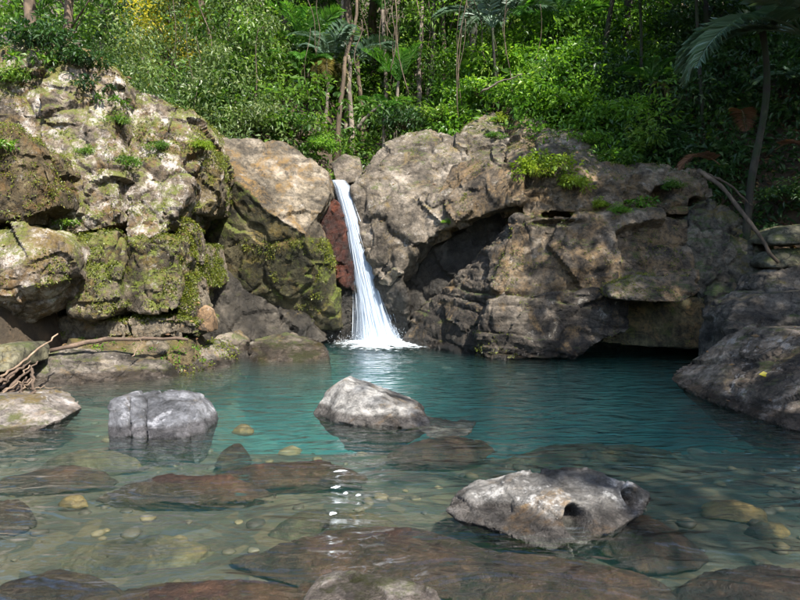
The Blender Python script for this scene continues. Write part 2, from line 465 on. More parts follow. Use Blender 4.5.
gx = np.concatenate((np.linspace(-70, -12, 40), np.arange(-11.9, 12, .16), np.linspace(12.1, 70, 40)))
gy = np.concatenate((np.linspace(-60, -2, 30), np.arange(-1.8, 19, .16), np.linspace(19.2, 90, 90)))
GX, GY = np.meshgrid(gx, gy)
GZ = ground_z(GX, GY)
nx, ny = len(gx), len(gy)
ii = np.arange(nx * ny).reshape(ny, nx)
gf = np.stack((ii[:-1, :-1], ii[:-1, 1:], ii[1:, 1:], ii[1:, :-1]), -1).reshape(-1, 4)
k = NT('forest_floor_and_bed')
geo = k.n('NewGeometry')
pz = k.n('SeparateXYZ', {0: geo.outputs['Position']}).outputs[2]
soil = k.ramp(k.noise(geo.outputs['Position'], 3.0, 10, .7), [(.3, (.018, .013, .008)), (.5, (.045, .032, .018)), (.68, (.10, .065, .035))])
stone = k.n('TexVoronoi', {'Vector': geo.outputs['Position'], 'Scale': 5.5, 'Randomness': 1.0})
bedc = k.mix(k.noise(geo.outputs['Position'], 1.0, 7, .6), (.011, .009, .005), (.055, .043, .020))
bedc = k.mix(.55, bedc, k.ramp(k.n('SeparateColor', {0: stone.outputs['Color']}).outputs[0], [(0, (.009, .007, .004)), (.5, (.033, .025, .013)), (.8, (.085, .052, .018)), (1, (.075, .06, .036))]))
c = k.mix(k.step(pz, -.05, .1), bedc, soil)
bp = k.n('Bump', {'Strength': .6, 'Distance': .06, 'Height': k.noise(geo.outputs['Position'], 9, 8, .7)})
ground_m = k.surf(k.n('BsdfPrincipled', {'Base Color': c, 'Roughness': .9, 'Normal': bp.outputs[0]}).outputs[0])
ground = obj('ground', make_mesh('ground', np.stack((GX.ravel(), GY.ravel(), GZ.ravel()), 1), gf), ground_m)
tag(ground, 'stony pool bed rising into the leaf-littered forest slope', kind='structure')

# ------------------------------------------------------------------ the cliff on the near bank (left of the fall)
def px_voxel(y): return .0029 * y
cliff = empty('rock_cliff', P(90, 336, 10.5), 'tall jointed cliff of lichen-white and mossy blocks beside the pool', 'cliff')
CL = [
    ('cliff', [(-60, 62, 9.9), (0, 52, 10.2), (30, 40, 10.7), (75, 42, 10.9), (102, 58, 10.7), (117, 85, 10.3), (117, 130, 10.0), (117, 225, 9.65), (95, 232, 9.6), (60, 235, 9.5), (-60, 240, 9.3)], 2.6, 'cliff'),
    ('cliff_brown', [(-60, 122, 9.2), (10, 126, 9.1), (42, 150, 9.0), (58, 190, 8.95), (60, 208, 9.0), (30, 218, 8.8), (-60, 222, 8.8)], 1.6, 'craggy'),
    ('cliff', [(-60, 222, 8.9), (15, 224, 8.8), (50, 234, 8.75), (72, 245, 8.95), (71, 280, 8.8), (56, 310, 9.1), (20, 329, 9.2), (-60, 326, 9.0), (44, 286, 8.45), (30, 262, 8.45), (-20, 290, 8.4)], 1.9, 'cliff'),
    ('cliff_moss', [(68, 228, 9.6), (117, 230, 9.6), (117, 308, 9.4), (104, 317, 9.3), (72, 313, 9.4), (90, 270, 9.35)], 2.0, 'craggy'),
    ('cliff_base', [(56, 318, 9.7), (120, 320, 9.6), (126, 338, 9.55), (58, 342, 9.7)], 1.6, 'craggy'),
    ('cliff', [(126, 84, 10.9), (152, 90, 11.0), (195, 114, 11.3), (204, 135, 11.1), (206, 158, 10.9), (184, 190, 10.4), (164, 232, 10.05), (140, 240, 9.9), (126, 230, 10.0)], 2.6, 'cliff'),
    ('cliff_moss', [(127, 240, 9.9), (140, 243, 9.8), (166, 237, 9.95), (177, 240, 10.05), (178, 285, 9.9), (174, 307, 9.8), (150, 314, 9.7), (127, 311, 9.8)], 2.0, 'craggy'),
    ('cliff_base', [(126, 317, 9.8), (172, 315, 9.8), (196, 323, 9.85), (197, 336, 9.9), (150, 342, 9.7), (128, 340, 9.75)], 1.5, 'craggy'),
    ('cliff_base', [(176, 215, 10.5), (189, 226, 10.5), (191, 262, 10.4), (184, 270, 10.35), (177, 268, 10.4)], .9, 'craggy'),
    ('cliff_base', [(178, 271, 10.35), (189, 272, 10.35), (194, 300, 10.3), (195, 319, 10.2), (180, 317, 10.15)], .8, 'craggy'),
    ('cliff_moss', [(184, 160, 10.8), (205, 148, 11.1), (216, 164, 11.2), (217, 198, 11.1), (209, 214, 11.1), (188, 214, 10.8)], 1.6, 'craggy'),
    ('cliff_base', [(187, 246, 11.5), (208, 243, 11.5), (213, 287, 11.4), (190, 293, 11.3)], 1.2, 'boulder'),
    ('wet', [(180, 232, 12.6), (215, 230, 12.9), (240, 270, 12.9), (312, 322, 13.2), (330, 341, 13.0), (260, 340, 12.4), (200, 345, 11.6), (180, 345, 11.4)], 2.2, 'craggy'),
]
for i, (m, pts, back, st) in enumerate(CL):
    y = np.mean([p[2] for p in pts])
    rock('rock_block', [hull_from(pts, back)], px_voxel(y) * (1.5 if i == 12 else 1), st, M[m], cliff, seed=20 + i, skin=(i != 12), amp=.9 if i in (0, 5) else .75)

# ------------------------------------------------------------------ boulders round the fall
diamond = empty('wedge_boulder', P(270, 330, 13.4), 'huge wedge boulder with sunlit tan top and dark green underside', 'boulder')
wb = rock('boulder_body', [hull_from([(213, 139, 12.7), (250, 139, 13.1), (286, 143, 13.3), (300, 158, 13.2), (327, 172, 13.1), (332, 192, 12.75), (321, 214, 12.4), (306, 236, 12.05), (270, 214, 12.05), (236, 181, 12.2), (215, 160, 12.45)], 2.4),
     hull_from([(214, 164, 12.5), (236, 183, 12.25), (270, 216, 12.1), (305, 239, 12.1), (322, 222, 12.45), (336, 272, 13.1), (341, 328, 13.5), (290, 334, 13.3), (230, 300, 12.85), (205, 240, 12.6), (285, 300, 12.7)], 2.0)],
     .035, 'slab', M['boulder_tan'], diamond, seed=41, amp=.62, skin=True, facet=(.13, .9))
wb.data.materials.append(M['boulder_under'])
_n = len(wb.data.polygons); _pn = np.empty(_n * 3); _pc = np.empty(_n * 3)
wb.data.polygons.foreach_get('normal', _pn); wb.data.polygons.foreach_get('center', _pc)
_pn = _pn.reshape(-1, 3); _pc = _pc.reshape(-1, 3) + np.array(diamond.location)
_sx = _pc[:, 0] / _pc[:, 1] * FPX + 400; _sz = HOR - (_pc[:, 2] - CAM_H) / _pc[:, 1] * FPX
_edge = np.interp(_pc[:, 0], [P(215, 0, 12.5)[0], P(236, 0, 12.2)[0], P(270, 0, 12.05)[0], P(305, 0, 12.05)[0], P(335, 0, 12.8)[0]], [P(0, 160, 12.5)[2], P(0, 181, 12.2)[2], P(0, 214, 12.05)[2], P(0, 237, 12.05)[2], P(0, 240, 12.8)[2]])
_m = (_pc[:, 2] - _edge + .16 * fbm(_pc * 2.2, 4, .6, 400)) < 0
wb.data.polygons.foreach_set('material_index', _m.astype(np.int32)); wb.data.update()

solo_rock('notch_boulder', 'small grey boulder wedged in the notch above the waterfall lip', [hull_from([(329, 162, 14.7), (343, 152, 15), (361, 157, 15), (364, 182, 14.6), (336, 186, 14.5)], 1.2)], .04, 'boulder', M['grey'], 'boulder', seed=43, amp=.5)
chute = empty('waterfall_rock', P(350, 338, 14.0), 'dark wet rock wall with red algae patch behind the waterfall', 'rock wall')
rock('red_face', [hull_from([(321, 208, 13.3), (335, 201, 13.4), (345, 225, 13.4), (352, 260, 13.45), (355, 292, 13.5), (342, 284, 13.35), (328, 258, 13.3), (320, 232, 13.25)], 1.4)], .036, 'craggy', M['red'], chute, seed=44, amp=.6)['label'] = 'rock face stained red by algae'
rock('wet_face', [hull_from([(302, 258, 13.5), (335, 265, 13.4), (357, 290, 13.5), (366, 345, 13.7), (300, 342, 13.6)], 1.4)], .04, 'craggy', M['wet'], chute, seed=45, amp=.8)
rock('back_face', [hull_from([(322, 188, 14.3), (357, 186, 14.4), (385, 250, 14.2), (412, 345, 14.1), (335, 345, 14.2)], 1.8)], .045, 'craggy', M['wet'], chute, seed=46, amp=.7)
rock('red_edge', [hull_from([(349, 188, 14.1), (362, 190, 14.0), (374, 225, 13.85), (384, 262, 13.8), (372, 258, 13.85), (358, 225, 14.0)], .8)], .04, 'craggy', M['red'], chute, seed=47, amp=.5)

over = empty('overhang_boulder', P(430, 320, 13.5), 'massive grey overhanging boulder just right of the waterfall', 'boulder')
rock('fall_side_mass', [hull_from([(353, 190, 13.7), (358, 170, 14.1), (372, 155, 14.4), (395, 138, 14.9), (432, 127, 15.1), (462, 136, 14.7), (475, 160, 13.7), (464, 190, 13.1), (440, 228, 12.95), (415, 238, 12.9), (400, 262, 12.95), (389, 284, 13.1), (374, 270, 13.3), (361, 238, 13.5), (396, 305, 14.6)], 2.6)],
     .038, 'slab', M['grey'], over, seed=48, amp=1.0, skin=True)
rock('prow', [hull_from([(452, 165, 13.5), (478, 158, 13.1), (518, 164, 12.4), (524, 174, 12.1), (523, 200, 12.05), (482, 193, 12.4), (458, 206, 12.7), (440, 232, 12.9), (424, 238, 13.0), (430, 246, 15.0), (522, 212, 14.0)], 2.2)],
     .038, 'slab', M['out'], over, seed=49, amp=.8, skin=True)
rock('cave_wall', [hull_from([(395, 235, 14.0), (440, 215, 13.7), (530, 190, 13.1), (530, 300, 12.8), (470, 330, 12.9), (395, 345, 13.9)], 1.5)], .06, 'craggy', M['wet'], over, seed=58, amp=.7)  # dark colour deepens the shade under the overhang
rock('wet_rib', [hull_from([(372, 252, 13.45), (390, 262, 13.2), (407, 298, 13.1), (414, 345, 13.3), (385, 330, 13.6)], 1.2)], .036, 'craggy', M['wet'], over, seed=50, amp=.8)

for pts, lab, sd_ in (
    ([(452, 142, 15.0), (468, 122, 15.6), (492, 109, 15.9), (512, 116, 15.7), (510, 135, 15.0), (500, 166, 14), (472, 166, 14)], 'tallest grey block on the crest between overhanging boulder and forest', 51),
    ([(505, 142, 15), (520, 118, 15.4), (545, 122, 15.2), (550, 150, 14), (522, 166, 13.3), (505, 162, 13.8)], 'cracked pinkish block on the crest above the bright moss tuft', 52),
    ([(540, 130, 14.8), (575, 127, 14.7), (598, 138, 14.3), (606, 168, 13.5), (565, 172, 13), (540, 158, 13.4)], 'pale broken block on the crest under the leaning shrubs', 53)):
    o = solo_rock('crest_block', lab, [hull_from(pts, 1.6)], .036, 'slab', M['grey'] if sd_ != 52 else M['out'], 'boulder', 'blocks along the crest', seed=sd_, amp=.8, skin=True)

# ------------------------------------------------------------------ the layered outcrop
outc = empty('rock_outcrop', P(610, 360, 11.6), 'broad layered rock outcrop with ledges overhanging the far side of pool', 'outcrop')
JO = [
    ('shelf', 'out', [(608, 286, 10.75), (640, 276, 10.95), (692, 278, 10.95), (700, 289, 10.8), (683, 303, 10.5), (632, 301, 10.4), (612, 297, 10.55)], 1.6, 'strata', .5, (-.03, .1, 1)),
    ('lower_wall', 'green_wall', [(610, 296, 11.6), (745, 298, 11.5), (748, 341, 11.3), (705, 349, 11.2), (650, 348, 11.2), (600, 344, 11.3)], 1.6, 'boulder', .5, (0, 0, 1)),
    ('base_ledge', 'strata', [(489, 299, 11.3), (540, 293, 11.2), (615, 289, 11.1), (628, 299, 11.05), (632, 328, 10.95), (605, 341, 10.95), (575, 356, 10.85), (500, 360, 11.0), (474, 352, 11.3), (476, 322, 11.4)], 2.2, 'strata', 1.0, (.22, .1, 1)),
    ('diagonal_rib', 'strata', [(404, 336, 13.1), (424, 306, 13.1), (460, 284, 12.7), (498, 250, 12.3), (521, 216, 11.9), (521, 270, 11.7), (502, 300, 11.5), (486, 345, 11.6), (445, 350, 12.1), (410, 344, 13)], 1.6, 'strata', 1.0, (.55, .1, 1)),
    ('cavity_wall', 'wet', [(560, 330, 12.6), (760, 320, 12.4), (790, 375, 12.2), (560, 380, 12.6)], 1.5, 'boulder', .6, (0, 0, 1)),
]
rock('upper_mass', [hull_from([(523, 168, 12.3), (540, 156, 12.7), (590, 169, 12.9), (640, 171, 12.9), (672, 163, 13.0), (700, 171, 12.8), (711, 196, 12.5), (700, 214, 12.35), (600, 212, 12.2), (523, 212, 12.1)], 2.2),
                    hull_from([(517, 214, 11.85), (600, 215, 11.75), (640, 217, 11.8), (688, 218, 11.95), (694, 250, 11.6), (698, 284, 11.4), (620, 290, 11.3), (540, 298, 11.3), (506, 303, 11.35), (491, 286, 11.6), (505, 255, 11.65), (590, 262, 11.25)], 2.4)],
     .034, 'slab', M['out'], outc, seed=59, amp=.9, dip=(-.08, .10, 1), skin=True, strata=(.5, .15), dents=[
     (P(664, 194, 12.4), (.24, .5, .22), .55, (0, 1, 0)), (P(702, 206, 12.35), (.28, .5, .26), .6, (0, 1, .1)), (P(562, 224, 11.8), (.7, .4, .10), .22, (0, 1, 0))])
rock('slope', [hull_from([(688, 206, 12.2), (712, 197, 12.4), (742, 219, 12.2), (777, 256, 11.9), (772, 290, 11.4), (735, 318, 11.25), (698, 312, 11.4), (690, 250, 11.75)], 2.2)], .034, 'craggy', M['slope'], outc, seed=57, amp=.9, skin=True)
for i, (nm, m, pts, back, st, am, dip) in enumerate(JO):
    y = np.mean([p[2] for p in pts])
    hs = [hull_from(pts, back, low=-.5 if nm == 'diagonal_rib' else None)]
    if nm == 'base_ledge':
        hs.append(hull_from([(478, 352, 11.4), (500, 358, 11.2), (552, 355, 11.2), (545, 330, 11.3), (484, 330, 11.5)], 1.4, low=-.5))
    rock(nm, hs, px_voxel(y) * (1.7 if nm == 'cavity_wall' else 1), st, M[m], outc, seed=60 + i, amp=am, dip=dip, skin=True)

# ------------------------------------------------------------------ right bank
solo_rock('bank_boulder', 'big sloping layered boulder dipping into the water at the right edge', [
    hull_from([(712, 402, 7.15), (716, 394, 7.3), (734, 383, 7.45), (768, 362, 7.4), (808, 336, 7.15), (900, 330, 6.8), (900, 466, 5.3), (806, 434, 5.8), (752, 418, 6.55), (800, 384, 6.4)], 1.3, low=-.4, flare=.5)], .023, 'strata', M['bank'], 'boulder', seed=70, amp=.62, dip=(.45, .25, 1), strata=(.17, .075), skin=True)
for pts, m, st, lab, low, s_ in (
    ([(727, 320, 9.2), (735, 303, 9.4), (765, 291, 9.4), (850, 288, 9.2), (850, 350, 8.6), (760, 350, 8.7), (734, 338, 9.1)], 'dark_ledge', 'strata', 'dark layered rock just behind the sloping bank boulder', -.2, 71),
    ([(757, 292, 10.6), (764, 274, 10.8), (800, 262, 10.8), (860, 262, 10.5), (860, 300, 10.2), (780, 300, 10.3)], 'dark_ledge', 'craggy', 'dark flat-topped rock under the fallen branch tip', .1, 72),
    ([(766, 238, 11.2), (780, 227, 11.3), (830, 222, 11.2), (830, 242, 10.9), (775, 245, 11.0)], 'mossy_stone', 'boulder', 'upper mossy stone at the right edge beside the fallen branch', None, 73),
    ([(765, 262, 11.1), (775, 250, 11.2), (830, 244, 11.1), (830, 264, 10.8), (775, 268, 10.9)], 'mossy_stone', 'boulder', 'lower mossy stone at the right edge beside the fallen branch', None, 74),
    ([(709, 360, 10.9), (712, 355, 11.0), (722, 353, 11.0), (728, 358, 10.9), (722, 364, 10.75)], 'shore', 'river', 'small pinkish stone at the waterline below the outcrop cavity', -.3, 75)):
    solo_rock('bank_rock' if s_ < 73 else 'mossy_stone' if s_ < 75 else 'stone', lab, [hull_from(pts, .9 if s_ < 75 else .3, low=low)], .032, st, M[m], 'rock', seed=s_, amp=.6 if s_ < 75 else .3, dip=(.3, .1, 1))

# ------------------------------------------------------------------ left shore
shore = [
    ('shore_ledge', 'long flat layered grey ledge along the left waterline', [(31, 389, 8.3), (34, 360, 8.7), (60, 349, 9.0), (120, 351, 9.3), (165, 362, 9.3), (174, 377, 9.0), (120, 386, 8.6)], 1.0, 'shore', 'strata', -.3, .62),
    ('shore_ledge', 'shorter mossy end of the ledge below the orange stone', [(164, 374, 9.3), (170, 353, 9.9), (205, 345, 10.3), (229, 354, 10.5), (228, 366, 10.2), (178, 378, 9.2)], .8, 'shore', 'strata', -.3, .5),
    ('moss_terrace', 'brown and mossy terrace between the ledge and the cliff foot', [(36, 360, 9.0), (58, 342, 9.5), (130, 338, 9.75), (192, 340, 9.9), (200, 352, 9.85), (160, 364, 9.4), (70, 356, 9.1)], .9, 'cliff_brown', 'craggy', .0, .35),
    ('shore_rock', 'grey craggy rock standing in the water left of the fall', [(248, 360, 11.0), (250, 342, 11.3), (285, 335, 11.7), (319, 344, 11.5), (327, 353, 11.2), (300, 364, 10.7), (262, 366, 10.6)], .8, 'grey', 'craggy', -.6, .42),
    ('shore_rock', 'rounded grey rock between the orange stone and the craggy rock', [(212, 352, 11.2), (215, 338, 11.4), (232, 333, 11.6), (246, 342, 11.5), (244, 354, 11.2)], .5, 'grey', 'craggy', -.2, .4),
    ('orange_stone', 'upright orange stone perched at the end of the cliff', [(195, 327, 10.15), (198, 311, 10.3), (205, 305, 10.35), (211, 309, 10.3), (214, 318, 10.25), (212, 331, 10.1), (203, 330, 10.05)], .25, 'foot', 'craggy', None, .3),
    ('mossy_stone', 'rounded mossy stone at the left edge above the sticks', [(-40, 350, 7.9), (0, 346, 7.9), (15, 345, 8.0), (19, 354, 7.9), (6, 372, 7.6), (-40, 380, 7.5)], .8, 'mossy_stone', 'boulder', None, .4),
    ('stone', 'small grey stone under the log on the mossy terrace', [(141, 352, 9.6), (146, 340, 9.7), (160, 338, 9.7), (169, 346, 9.65), (164, 356, 9.5)], .4, 'cliff_base', 'boulder', .3, .3),
    ('stone', 'dark pebble at the waterline between ledge end and craggy rock', [(232, 358, 11.1), (236, 351, 11.2), (246, 352, 11.2), (250, 361, 10.95)], .35, 'wet', 'boulder', -.3, .3),
]
for i, (nm, lab, pts, back, m, st, low, am) in enumerate(shore):
    solo_rock(nm, lab, [hull_from(pts, back, low=low)], .027 if back > .5 else .02, st, M[m], 'rock', seed=80 + i, amp=am, dip=(-.08, .1, 1), skin=(i in (1, 2)))

# ------------------------------------------------------------------ rocks standing in the water
solo_rock('river_rock', 'blocky blue-grey rock with vertical cracks standing in shallow water', [
    hull_from([(107, 437, 5.75), (108, 405, 5.95), (114, 399, 6.1), (126.5, 397, 6.15), (127.5, 437, 5.72)], .38, .05, low=-.35, flare=.4),
    hull_from([(132, 437, 5.74), (132, 397, 6.12), (143.5, 398, 6.18), (144, 438, 5.72)], .45, .05, low=-.35, flare=.4),
    hull_from([(148, 438, 5.68), (148, 398, 6.2), (176, 401, 6.15), (188, 404, 6.1), (188, 435, 5.73)], .5, .05, low=-.35, flare=.4),
    hull_from([(190, 433, 5.8), (192, 405, 6.1), (199, 411, 6.05), (204, 430, 5.9)], .4, .05, low=-.35, flare=.4)],
    .0115, 'river', M['bluegrey'], 'rock', seed=90, amp=.7, smooth=1)
solo_rock('river_rock', 'rough grey rock at the left edge with white wet patch', [
    hull_from([(-60, 404, 6.3), (0, 399, 6.4), (30, 401, 6.5), (46, 411, 6.4), (50, 424, 6.1), (20, 436, 5.85), (-60, 446, 5.6)], .7, low=-.35, flare=.5)], .018, 'river', M['rough'], 'rock', seed=91, amp=.9)
solo_rock('river_rock', 'pointed grey rock in the middle of the pool', [
    hull_from([(314, 414, 6.75), (326, 394, 6.85), (344, 381, 6.75), (358, 387, 6.65), (400, 402, 6.55), (424, 412, 6.45), (434, 428, 6.15), (400, 426, 6.1), (350, 423, 6.2), (330, 420, 6.4)], .5, low=-.35, flare=.4),
    np.array([P(410, 420, 6.3), P(490, 412, 6.7), P(470, 430, 6.1), P(430, 440, 5.9), P(420, 408, 6.9)]) * np.array((1, 1, .0)) + np.array([(0, 0, -.01), (0, 0, -.09), (0, 0, -.08), (0, 0, -.08), (0, 0, -.06)]),
    np.array([P(410, 420, 6.3), P(500, 412, 6.8), P(480, 435, 6.0), P(430, 445, 5.7), P(420, 408, 7.0)]) * np.array((1, 1, 0)) + np.array((0, 0, -.3))],
    .0155, 'river', M['pale'], 'rock', seed=92, amp=.8, smooth=2)
fg = hull_from([(446, 510, 3.92), (466, 497, 3.98), (512, 484, 4.04), (560, 475, 4.06), (598, 474, 4.06), (632, 485, 3.98), (652, 496, 3.95), (648, 509, 3.82), (612, 531, 3.62), (582, 541, 3.53), (548, 549, 3.46), (500, 533, 3.60), (456, 518, 3.82), (545, 512, 3.72), (600, 498, 3.84)], .2, low=-.2, flare=.5)
solo_rock('river_rock', 'large pale whale-shaped rock with two hollows in the foreground', [fg], .0098, 'river', M['pale'], 'rock', seed=93, amp=.95, smooth=4, dents=[
    ((581, 521), (.10, .24, .10), .21, (-.18, .82, -.3)), ((634, 497), (.07, .2, .06), .16, (-.35, .8, -.3)),
    ((611, 480), (.13, .06, .05), .05, (0, .5, -.8)), ((500, 505), (.20, .05, .03), .025, (0, .6, -.6)), ((575, 490), (.25, .04, .03), .025, (0, .6, -.6))])
solo_rock('river_rock', 'mossy grey rock cut off by the bottom edge of the picture', [
    hull_from([(297, 606, 2.85), (306, 592, 2.95), (340, 587, 2.97), (380, 588, 2.98), (418, 596, 2.95), (446, 608, 2.82), (450, 660, 2.4), (290, 660, 2.4)], .15, low=-.3, flare=.9)], .012, 'river', M['rough'], 'rock', seed=94, amp=.6)

# ------------------------------------------------------------------ stones under the water
def sub_rock(name, lab, px, py, w, d, top, m, seed, rot=0.0, h=.16, st='river', amp=.8):
    y = (CAM_H - top) * FPX / (py - HOR)
    x = (px - 400) / FPX * y
    r_ = np.random.default_rng(seed)
    pts = []
    for a in np.linspace(0, 2 * math.pi, 13, endpoint=False):
        rr = r_.uniform(.7, 1.1)
        for z, s in ((top - r_.uniform(.0, .03), .45), (top - h * .4, .8), (top - h, 1.1)):
            lx, ly = math.cos(a) * w / 2 * rr * s, math.sin(a) * d / 2 * rr * s
            pts.append((x + lx * math.cos(rot) - ly * math.sin(rot), y + lx * math.sin(rot) + ly * math.cos(rot), z))
    solo_rock(name, lab, [np.array(pts)], max(.013, .0034 * y), st, M[m], 'stone', seed=seed, amp=amp)
SUB = [
    ('sunken_rock', 'long brown sunken rock in front of the blocky blue-grey rock', 186, 476, 1.15, .34, .012, 'brown_sub', 101, .05),
    ('sunken_rock', 'long dark sunken ridge left of the white reflections', 290, 462, 1.25, .24, .008, 'brown_sub', 102, .12),
    ('sunken_rock', 'small round brown sunken stone beyond the dark ridge', 233, 447, .34, .30, -.05, 'brown_sub', 103, 0),
    ('sunken_rock', 'dark flat sunken stone near the left edge', 52, 468, .95, .40, -.04, 'brown_sub', 104, .2),
    ('sunken_rock', 'round nearly black sunken boulder cut by the left edge', 2, 503, .45, .42, -.02, 'brown_sub', 105, 0),
    ('golden_stone', 'golden yellow oval stone under shallow water', 72, 497, .20, .15, -.10, 'gold_sub', 106, 0, .07),
    ('golden_stone', 'tan stone under the turquoise water by the pointed rock', 242, 424, .26, .22, -.14, 'gold_sub', 107, 0, .10),
    ('sunken_rock', 'wide brown sunken bedrock slab left of the whale-shaped rock', 400, 540, 1.75, .85, -.02, 'brown_sub', 108, -.18),
    ('sunken_rock', 'brown sunken bedrock shelf along the bottom edge', 215, 592, 1.35, .60, -.005, 'brown_sub', 109, .05),
    ('sunken_rock', 'dark brown sunken bedrock in front of the whale-shaped rock', 545, 562, 1.35, .72, -.02, 'brown_sub', 110, -.25),
    ('sunken_rock', 'dark sunken apron to the right of the whale-shaped rock', 640, 522, .65, .62, -.03, 'brown_sub', 111, 0),
    ('sunken_rock', 'large brown sunken rock in the bottom right corner', 770, 575, .95, .60, -.015, 'brown_sub', 112, 0),
    ('golden_stone', 'big orange-tinged slab under water near the right edge', 735, 502, .58, .36, -.12, 'gold_sub', 113, -.25, .09),
    ('golden_stone', 'pale greenish stone beside the orange-tinged sunken slab', 768, 522, .36, .20, -.14, 'olive_sub', 114, .3, .08),
    ('sunken_rock', 'olive sunken stone between the two foreground bedrock slabs', 330, 512, .95, .30, -.06, 'olive_sub', 115, .1),
    ('sunken_rock', 'mid-water dark stone in front of the pointed rock', 445, 440, 1.0, .55, -.06, 'brown_sub', 116, .05),
    ('sunken_rock', 'olive flat stone under water by the left rough rock', 95, 452, .9, .3, -.10, 'olive_sub', 117, .0),
    ('sunken_rock', 'olive flat sunken stone below the golden oval stone', 140, 540, 1.0, .42, -.08, 'olive_sub', 118, .15),
    ('sunken_rock', 'dark sunken stone at the bottom left corner', 40, 580, .85, .5, -.03, 'brown_sub', 119, .1),
    ('sunken_rock', 'broad olive shelf under water beyond the whale-shaped rock', 590, 448, 1.9, .8, -.20, 'olive_sub', 120, .1),
]
for a in SUB:
    sub_rock(*a)
# loose cobbles over the bed: too many to count
def pebbles():
    bm = bmesh.new(); bmesh.ops.create_icosphere(bm, subdivisions=2, radius=1.0)
    bv = np.array([v.co for v in bm.verts]); bf = np.array([[v.index for v in f.verts] for f in bm.faces]); bm.free()
    N = 420
    Y = rng.uniform(2.6, 8.2, N); X = rng.uniform(-.72, .72, N) * Y
    Z = ground_z(X, Y)
    vs, fs, at = [], [], []
    for i in range(N):
        s = rng.uniform(.02, .07) * (2.0 if rng.random() < .12 else 1)
        v = bv * (1 + .45 * perlin(bv * 1.2 + i * 3.7, i))[:, None] * np.array((s, s * rng.uniform(.6, 1), s * rng.uniform(.35, .6)))
        a = rng.uniform(0, 6.28); ca, sa = math.cos(a), math.sin(a)
        v = np.stack((v[:, 0] * ca - v[:, 1] * sa, v[:, 0] * sa + v[:, 1] * ca, v[:, 2]), 1) + (X[i], Y[i], min(Z[i] + s * .1, -.05))
        fs.append(bf + len(bv) * i); vs.append(v); at.append(np.full(len(bf), rng.random()))
    me = make_mesh('bed_cobbles', np.concatenate(vs), np.concatenate(fs))
    face_attr(me, 'shade', np.concatenate(at))
    k = NT('cobbles')
    r_ = k.ramp(k.n('Attribute', attribute_name='shade').outputs['Fac'], [(0, (.018, .012, .007)), (.35, (.045, .032, .018)), (.65, (.08, .056, .028)), (.88, (.13, .085, .03)), (1, (.11, .09, .06))])
    c = k.mix(1.0, r_, k.ramp(k.noise(k.n('NewGeometry').outputs['Position'], 14, 6, .7), [(.3, .6), (.7, 1.3)]), 'MULTIPLY')
    tag(obj('bed_pebbles', me, k.surf(k.n('BsdfPrincipled', {'Base Color': c, 'Roughness': .7}).outputs[0])), 'brown and golden pebbles scattered over the pool bed', 'pebbles', kind='stuff')
pebbles()

